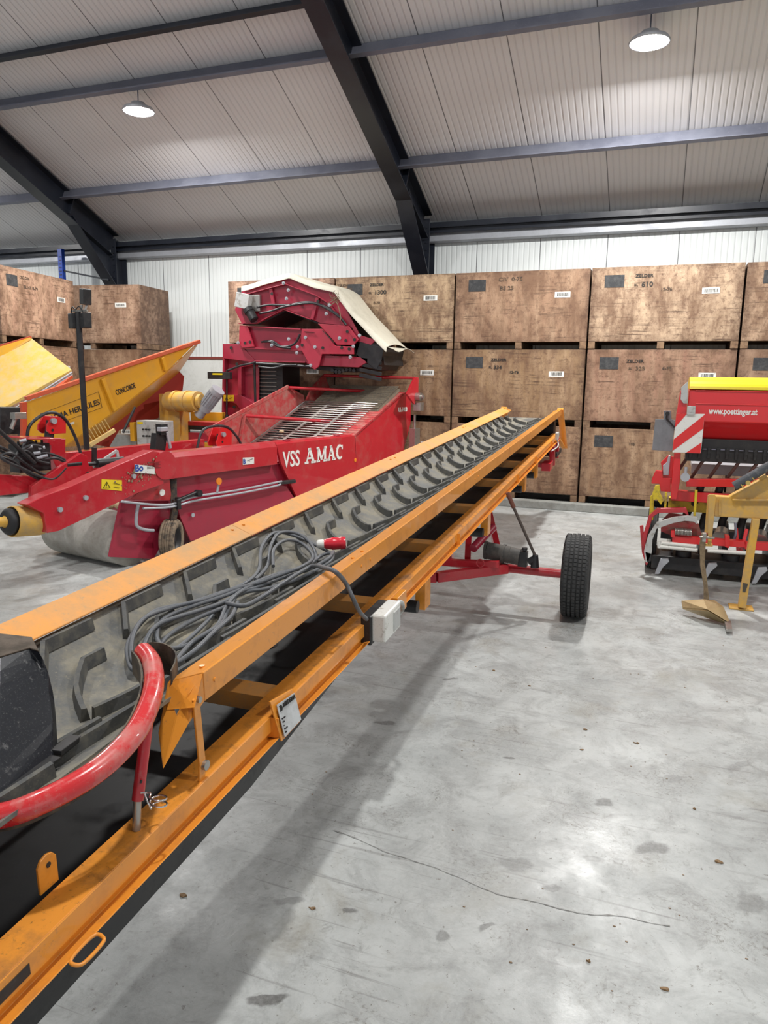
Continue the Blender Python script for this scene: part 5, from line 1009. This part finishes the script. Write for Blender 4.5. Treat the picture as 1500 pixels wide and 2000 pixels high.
mb = MB(); mb.prism([(-1.002,0.15,1.058),(-0.945,0.15,1.127),(-0.894,0.15,1.117),(-0.891,0.15,0.917),(-0.965,0.15,0.899)], (0, .05, 0)); mb.prism([(-1.071,0.1,0.898),(-1.04,0.1,0.987),(-0.983,0.1,0.984),(-0.972,0.1,0.918),(-0.904,0.1,0.922),(-0.894,0.1,0.789),(-0.981,0.1,0.79),(-0.999,0.1,0.862),(-1.071,0.1,0.858)], (0, .06, 0)); sp(mb, 'hinge_plate', M_RED_BRIGHT)
mb = MB(); mb.prism([(-0.981,0.12,1.035),(-0.952,0.12,1.063),(-0.939,0.12,1.13),(-0.92,0.12,1.131),(-0.924,0.12,0.945),(-0.974,0.12,0.942)], (0, .02, 0)); c = V((-0.783,-0.02,0.956)); mb.cyl(c, c+V((0, -.05, 0)), .04, 14); mb.cyl(c+V((0, 0, .09)), c+V((0, 0, -.02)), .015, 8); sp(mb, 'adjuster', M_GALVL)
hz = [V(x) for x in [(-0.904,-0.05,1.529),(-0.667,-0.05,1.532),(-0.669,-0.05,1.182),(-0.91,-0.05,1.176)]]
mb = MB(); mb.prism(hz, (0, .006, 0)); hzp = sp(mb, 'hazard_board', M_WHITE, bevel=.002)
def hp2(a, b): return hz[0]+(hz[1]-hz[0])*a+((hz[3]-hz[0])*b)
for poly in ([(0, 0), (.38, 0), (0, .36)], [(1, .02), (1, .37), (.0, .96), (0, .68), (.0, .66)], [(1, .72), (1, 1), (.48, 1)]):
    mb = MB(); mb.prism([hp2(a, b)+V((0, -.0015, 0)) for a, b in poly], (0, -.001, 0)); mb.build('red_stripe', M_REDREF, hzp)
mb = MB(); c = V((-0.782,-0.06,1.56)); mb.box(c.x-.035, c.x+.035, -.07, -.03, c.z-.04, c.z+.04); mb.cyl((c.x, -.07, c.z), (c.x, -.075, c.z), .018, 12); sp(mb, 'position_lamp', M_GREY, bevel=.006)
mb = MB(); mb.prism([(-1.082,0.12,1.465),(-1.007,0.12,1.467),(-1.013,0.12,1.545),(-0.946,0.12,1.547),(-0.94,0.12,1.469),(-0.906,0.12,1.46),(-0.911,0.12,1.169),(-1.088,0.12,1.176)], (0, .012, 0)); gp = sp(mb, 'rear_board', paint('grey_plate_paint', (.24, .25, .27), .5, (.16, .16, .17), .5, .45, .6, 5), bevel=.004)
mb = MB(); mb.tube(cr([V(x) for x in [(-0.981,0.1,1.517),(-0.981,0.1,1.471),(-0.95,0.1,1.44),(-0.91,0.1,1.396)]], 5), .008, 6); c = V((-0.978,0.1,1.521)); mb.cyl(c, c+V((0, -.02, 0)), .02, 8); mb.build('lamp_wire', M_BLACK, gp)
# yellow adjusters and lower frame
mb = MB(); mb.prism([(-1.034,0,0.853),(-0.998,0,0.862),(-0.986,0,0.783),(-0.95,0,0.719),(-0.972,0,0.677),(-1.013,0,0.728),(-1.043,0,0.712),(-1.054,0,0.778)], (0, .04, 0)); mb.cut().prism([(-1.071,0.05,0.743),(-1.035,0.05,0.773),(-1.029,0.05,0.516),(-1.067,0.05,0.513)], (0, .04, 0)); mb.cut().prism([(-0.691,-0.02,0.838),(-0.667,-0.02,0.84),(-0.664,-0.02,0.598),(-0.685,-0.02,0.596)], (0, .03, 0)); mb.cut().prism([(-0.944,0.02,0.796),(-0.925,0.02,0.798),(-0.921,0.02,0.624),(-0.943,0.02,0.623)], (0, .03, 0)); sp(mb, 'yellow_adjuster', paint('dirty_lemon_paint', (.68, .52, .03), .45, (.2, .15, .06), .7, .48, .62, 12))
mb = MB(); a, b = V((-0.904,0.2,0.597)), V((-0.517,0.2,0.72)); mb.box(a.x, xr, .2, .32, a.z, b.z); sp(mb, 'roller_beam', paint('dirty_lemon_beam', (.62, .47, .03), .45, (.2, .15, .06), .7, .45, .62, 10)); 
mb = MB(); a, b = V((-0.888,0.1,0.709)), V((-0.176,0.1,0.785)); mb.box(a.x, xr, .1, .2, a.z, b.z+.02); sp(mb, 'upper_tine_bar', M_RED_BRIGHT)
mb = MB(); mb.prism([(-1.006,-0.05,0.649),(-0.752,-0.05,0.675),(-0.722,-0.05,0.598),(-0.773,-0.05,0.627),(-0.99,-0.05,0.604),(-1.037,-0.05,0.56),(-1.068,-0.05,0.396),(-1.084,-0.05,0.259),(-1.118,-0.05,0.296),(-1.106,-0.05,0.393),(-1.069,-0.05,0.571)], (0, .04, 0)); sp(mb, 'guard_arm', M_RED)
mb = MB(); mb.prism([(-0.996,-0.12,0.529),(-0.855,-0.12,0.586),(-0.737,-0.12,0.611),(-0.653,-0.12,0.602),(-0.648,-0.12,0.538),(-0.685,-0.12,0.561),(-0.757,-0.12,0.562),(-0.851,-0.12,0.534),(-0.992,-0.12,0.469),(-1.021,-0.12,0.36),(-1.018,-0.12,0.239),(-1.042,-0.12,0.142),(-1.067,-0.12,0.14),(-1.087,-0.12,0.246),(-1.061,-0.12,0.397)], (0, .05, 0)); sp(mb, 'grey_support_arm', M_GREY)
mb = MB(); mb.prism([(-1.081,-0.12,0.247),(-1.018,-0.12,0.232),(-1.016,-0.12,0.158),(-1.052,-0.12,0.141)], (0, .05, 0)); sp(mb, 'arm_boot', M_BLACK)
mb = MB(); mb.prism([(-1.144,0,0.461),(-1.113,0,0.471),(-1.084,0,0.248),(-1.042,0,0.101),(-1.06,0,0.085),(-1.106,0,0.205)], (0, .02, 0)); sp(mb, 'side_guard', M_RED)
mb = MB(); mb.prism([(-0.892,0.02,0.6),(-0.732,0.02,0.586),(-0.629,0.02,0.514),(-0.596,0.02,0.41),(-0.851,0.02,0.388),(-0.953,0.02,0.42),(-0.96,0.02,0.514)], (0, .05, 0)); sp(mb, 'gear_housing', paint('muddy_red_paint', (.30, .03, .035), .6, (.2, .12, .09), .8, .42, .6, 14))
a, b = V((-0.832,-0.1,0.455)), V((-0.688,-0.1,0.455)); mb = MB(); pts = [a+(b-a)*(k/168)+V((0, .03*math.cos(k*PI/6), .03*math.sin(k*PI/6))) for k in range(169)]; mb.tube(pts, .005, 5); sp(mb, 'tension_spring', M_STEEL, bevel=0)
mb = MB(); mb.prism([(-0.853,-0.1,0.411),(-0.246,-0.1,0.413),(-0.235,-0.1,0.356),(-0.848,-0.1,0.345)], (0, .08, 0)); mb.prism([(-0.869,-0.12,0.46),(-0.833,-0.12,0.463),(-0.828,-0.12,0.397),(-0.865,-0.12,0.401)], (0, .08, 0)); mb.prism([(-0.412,-0.12,0.454),(-0.372,-0.12,0.451),(-0.368,-0.12,0.341),(-0.403,-0.12,0.351)], (0, .1, 0)); mb.bar(V((-0.233,0,0.361)), V((0.301,0,0.379)), .08, .07); sp(mb, 'track_beam', M_RED_BRIGHT)
mb = MB()
for a, b in (((-0.939,-0.1,0.337), (-0.642,-0.1,0.331)), ((-0.961,-0.1,0.301), (-0.627,-0.1,0.297)), ((-0.544,-0.1,0.3), (-0.197,-0.1,0.308)), ((-0.965,-0.1,0.348), (-0.954,-0.1,0.288))): mb.cyl(a, b, .018, 10)
sp(mb, 'white_rail', M_WHITE, bevel=0)
mb = MB(); a = V((-1.013,0,0.227)); mb.box(a.x, xr, .0, .5, .06, .19); sp(mb, 'harrow_shadow_body', M_BLACK, bevel=.008)  # black block: the shade low under the drill, put in as a solid
for k in range(7):
    x = (-0.917,-0.05,0.207)[0]+k*.415
    mb = MB(); mb.prism([(x-.02, 0, .17), (x+.05, 0, .18), (x+.06, .0, .15), (x+.01, 0, .09), (x-.02, 0, .02), (x-.06, 0, .015), (x-.04, 0, .09)], (0, -.03, 0)); sp(mb, 'harrow_tine', M_GALVL)
    mb = MB(); mb.cyl((x+.18, .1, .19), (x+.18, .1, .24), .07, 16); sp(mb, 'rotor_hub', M_BLACK)
for k in range(7):
    x = (-0.432,0.1,0.503)[0]+k*.33; mb = MB(); mb.cyl((x, .10, .38), (x+.02, .25, .42), .075, 18, .06); q = sp(mb, 'bearing_hub', M_STEEL, bevel=0)
    for s in (-.12, .12): mb = MB(); mb.bar((x+s, .06, .5), (x+s*1.3, .02, .28), .03, .02, (0, 1, 0)); sp(mb, 'hub_bracket', M_RED_BRIGHT)
    mb = MB(); mb.tube(cr([(x+.11, .05, .55), (x+.12, .03, .45), (x+.10, .04, .36)], 4), .012, 6); sp(mb, 'chain', M_GALV, bevel=0)
q = bpy.data.objects.new('press_wheel', None); C.objects.link(q); q.parent = SD
wheel(q, (-1.03, .35, .30), (1, .0, 0), .30, .10, M_TYRE, M_RED, lug=False)
mb = MB(); mb.lathe([(.001, 0), (.26, 0), (.26, .01), (.001, .01)], (-.86, .4, .27), (1, .1, 0), 30); sp(mb, 'disc', M_STEEL, bevel=0)
mb = MB(); mb.box(-.95, xr, .30, .42, .30, .42); sp(mb, 'rear_axle', M_BLACK)
for k in range(12): sp(MB().cyl((-.8+k*.2, .45, .25), (-.75+k*.2, .45, .25), .24, 20), 'packer_ring', M_BLACK, bevel=0)

# ------------------------------------------------------------------ yellow cultivator with a wing share, at the right edge
PF = root('cultivator', Matrix.Translation((.7, 6.43, 0)), 'dusty yellow cultivator frame on a prop leg with steel wing share', 'farm implement')
def pp(mb, name, mat, par=None, bevel=.004): return mb.build(name, mat, par or PF, bevel)
mb = MB(); mb.prism([(-0.283,0,0.911),(-0.172,0,0.911),(-0.142,0,0.935),(0.078,0,1.087),(0.335,0,1.102),(0.369,0,0.757),(-0.269,0,0.745)], (0, .10, 0)); pp(mb, 'main_beam', M_YELLOW_DUST, bevel=.008)
mb = MB(); mb.prism([(-0.148,-0.03,0.899),(0.347,-0.03,0.933),(0.349,-0.03,0.917),(-0.146,-0.03,0.885)], (0, .03, 0)); mb.prism([(-0.245,-0.01,0.879),(-0.23,-0.01,0.887),(-0.219,-0.01,0.758),(-0.237,-0.01,0.756)], (0, .02, 0)); pp(mb, 'beam_rib', M_YELLOW_DUST)
mb = MB(); mb.prism([(-0.325,-0.04,0.928),(-0.277,-0.04,0.929),(-0.268,-0.04,0.907),(-0.27,-0.04,0.511),(-0.297,-0.04,0.509)], (0, .02, 0)); mb.prism([(-0.325,0.06,0.907),(-0.299,0.06,0.908),(-0.293,0.06,0.596),(-0.323,0.06,0.594)], (0, .02, 0)); mb.prism([(-0.321,-0.04,0.519),(-0.259,-0.04,0.519),(-0.258,-0.04,0.505),(-0.319,-0.04,0.503)], (0, .06, 0)); pp(mb, 'shank_clamp', M_YELLOW_DUST)
mb = MB(); mb.prism([(0.007,-0.05,0.754),(0.062,-0.05,0.755),(0.026,-0.05,0.022),(-0.029,-0.05,0.026)], (0, .07, 0)); lg = pp(mb, 'prop_leg', M_YELLOW_DUST)
mb = MB(); mb.prism([(-0.013,-0.055,0.233),(0.023,-0.055,0.229),(0.01,-0.055,0.158),(-0.01,-0.055,0.163)], (0, .004, 0)); mb.build('worn_patch', paint('bare_worn_steel', (.07, .06, .045), .6), lg)
c = V((-0.002,0.022,0.012)); mb = MB(); mb.box(c.x-.09, c.x+.09, c.y-.06, c.y+.08, 0, .014); pp(mb, 'foot_plate', M_YELLOW_DUST)
sh = [(-0.352,-0.05,0.612),(-0.317,-0.05,0.589),(-0.305,-0.05,0.351),(-0.293,-0.05,0.308),(-0.234,-0.05,-0.007),(-0.234,-0.05,-0.037),(-0.264,-0.05,-0.049),(-0.286,-0.05,0.017),(-0.298,-0.05,0.166),(-0.339,-0.05,0.34),(-0.358,-0.05,0.523)]
mb = MB(); mb.prism(sh, (0, .03, 0)); pp(mb, 'shank', M_STEEL if False else paint('worn_brown_steel', (.30, .22, .13), .38, (.12, .08, .05), .7, .45, .62, 12, metal=.4), bevel=.005)
mb = MB(); c = V((-0.334,-0.08,0.583)); mb.box(c.x-.01, c.x+.02, -.07, -.0, c.z-.04, c.z+.03); mb.cyl((c.x-.03, -.07, c.z), (c.x+.08, -.07, c.z), .010, 8); pp(mb, 'clamp_bolt', M_STEEL)
tip = [V(x) for x in [(-0.164,-0.473,0.02),(-0.162,-0.722,0.02),(-0.122,-0.706,0.02),(-0.116,-0.498,0.02)]]
wg = [V(x) for x in ((-0.465,-0.29,0.1), (-0.453,-0.349,0.06), (-0.387,-0.339,0.04), (-0.286,-0.407,0.03), (-0.164,-0.473,0.02), (-0.12,-0.531,0.03), (-0.162,-0.337,0.1), (-0.225,-0.28,0.13), (-0.311,-0.327,0.14))]
cw_ = V((-0.287,-0.531,0.12))
vsw = wg+[cw_]; nW = len(wg); mb = MB(); lowv = [V((v.x, v.y, v.z-.014)) for v in vsw]
mb.add(vsw+lowv, [(i, (i+1) % nW, nW) for i in range(nW)]+[((i+1) % nW+nW+1, i+nW+1, nW+nW+1) for i in range(nW)]+[(i, i+nW+1, (i+1) % nW+nW+1, (i+1) % nW) for i in range(nW)]); pp(mb, 'wing_share', paint('polished_tan_steel', (.50, .38, .20), .33, (.3, .22, .12), .6, .45, .65, 8, metal=.45), bevel=.002)
mb = MB(); mb.prism(tip, (0, 0, .022)); pp(mb, 'share_point', M_STEEL, bevel=.003)
a, b = V((-0.15,-0.08,1.01)), V((0.171,-0.08,1.251)); mb = MB(); mb.cyl(a, b, .035, 20); tl = pp(mb, 'top_link', paint('dark_grey_enamel', (.06, .065, .075), .4, (.2, .2, .2), .6, .55, .66, 20), bevel=0)
dz_ = (b-a).normalized(); up_ = V((0, -1, 0)).cross(dz_); 
text('F ● T', .045, a+dz_*.05+V((0, -.0365, 0))-up_*.0+V((0, 0, -.012)), dz_, dz_.cross(V((0, 1, 0)))*-1, paint('gold_print', (.5, .36, .1), .5), tl, 'lettering', bold=.001)
mb = MB(); mb.bar((0.032,0.02,1.068), (0.079,0.02,1.098), .06, .03); pp(mb, 'link_lug', M_YELLOW_DUST)
mb = MB(); mb.bar((.55, -.02, .7), (.50, -.05, .02), .08, .06, (0, 1, 0)); mb.box(.44, .58, -.1, .04, 0, .014); pp(mb, 'rear_leg', M_YELLOW_DUST)

# ------------------------------------------------------------------ marks and litter on the floor
rng = random.Random(11)
mb = MB(); pts = [V(x) for x in [(-1.13,2.475,0),(-1.01,2.457,0),(-0.866,2.418,0),(-0.74,2.412,0),(-0.657,2.404,-0),(-0.531,2.372,0),(-0.414,2.351,-0),(-0.306,2.355,0),(-0.2,2.358,0),(-0.099,2.372,0),(0.001,2.393,0),(0.148,2.413,0)]]
pts = cr(pts, 5)
pts = [p+V((noise.noise(p*9)*.012, noise.noise(p*9+V((5, 5, 5)))*.012, 0)) for p in cr(pts, 3)]
ww = [.0008+.005*abs(noise.noise(V((k*.13, 0, 0))))+.0016*abs(noise.noise(V((k*.9, 3, 0)))) for k in range(len(pts))]
for k in range(len(pts)-1):
    d = (pts[k+1]-pts[k]).normalized(); nn = V((-d.y, d.x, 0)); mb.add([pts[k]-nn*ww[k]+V((0, 0, .0014)), pts[k]+nn*ww[k]+V((0, 0, .0014)), pts[k+1]+nn*ww[k+1]+V((0, 0, .0014)), pts[k+1]-nn*ww[k+1]+V((0, 0, .0014))], [(3, 2, 1, 0)])
tag(mb.build('floor_crack', M_CRACK), 'long curved hairline crack running across the concrete floor', 'crack')
ML = paint('dry_leaf', (.27, .18, .10), .8, (.2, .12, .06), .7, .4, .6, 60)
LV = [((610, 1775), 'tan curled leaf scrap below the conveyor shadow'), ((1150, 1878), 'brown dirt crumb below the lamp reflection on the floor'), ((1300, 1933), 'brown dirt crumb near the lower right corner'), ((1137, 1465), 'orange leaf scrap halfway across the open floor'), ((1243, 1452), 'thin leaf scrap on a scratch at the right'), ((1355, 1580), 'pale leaf scrap at the right side of the floor'), ((358, 1750), 'brown leaf scrap close to the near end of the conveyor'), ((1142, 1425), 'small pale scrap above the orange leaf'), ((965, 1310), 'leaf scrap beside the conveyor shadow tip'), ((1035, 1340), 'curled scrap on the floor below the tyre'), ((758, 1240), 'twiggy white scrap on floor under the switch box'), ((1405, 1685), 'dark crumb at the right beside the big stain')]
LP = [(-1.008,2.04,0), (-0.095,2.149,0), (0.133,2.122,0), (-0.259,3.54,0), (-0.009,3.716,0), (0.244,3.192,0), (-1.457,1.929,0), (-0.27,3.771,0), (-0.886,4.378,0), (-0.635,4.226,0), (-1.733,4.739,0), (0.323,2.838,0)]
for (q, lb), p in zip(LV, LP):
    mb = MB(); s = rng.uniform(.007, .013); a0 = rng.uniform(0, 6)
    ring_ = [V((s*math.cos(a0+k*PI/4)*rng.uniform(.5, 1.2)*1.3, s*math.sin(a0+k*PI/4)*rng.uniform(.4, 1.0), rng.uniform(.001, .008))) for k in range(8)]
    mb.add([(0, 0, .004)]+ring_+[(v.x, v.y, 0.0005) for v in ring_], [(0, 1+k, 1+(k+1) % 8) for k in range(8)]+[(1+k, 9+k, 9+(k+1) % 8, 1+(k+1) % 8) for k in range(8)])
    o = mb.build('leaf_scrap', ML); o.location = (p[0], p[1], 0); tag(o, lb, 'leaf', 'scraps on the floor')
# fine crumbs nobody could count
mb = MB()
for k in range(260):
    x, y = rng.uniform(-2.5, 2.2), rng.uniform(1.0, 9.5); mb.ball((x, y, .001), rng.uniform(.0012, .0045), 5, (1.5, 1, .6))
tag(mb.build('floor_grit', M_MUD), 'fine scattered grit and crumbs across the concrete floor', 'grit', None, 'stuff')
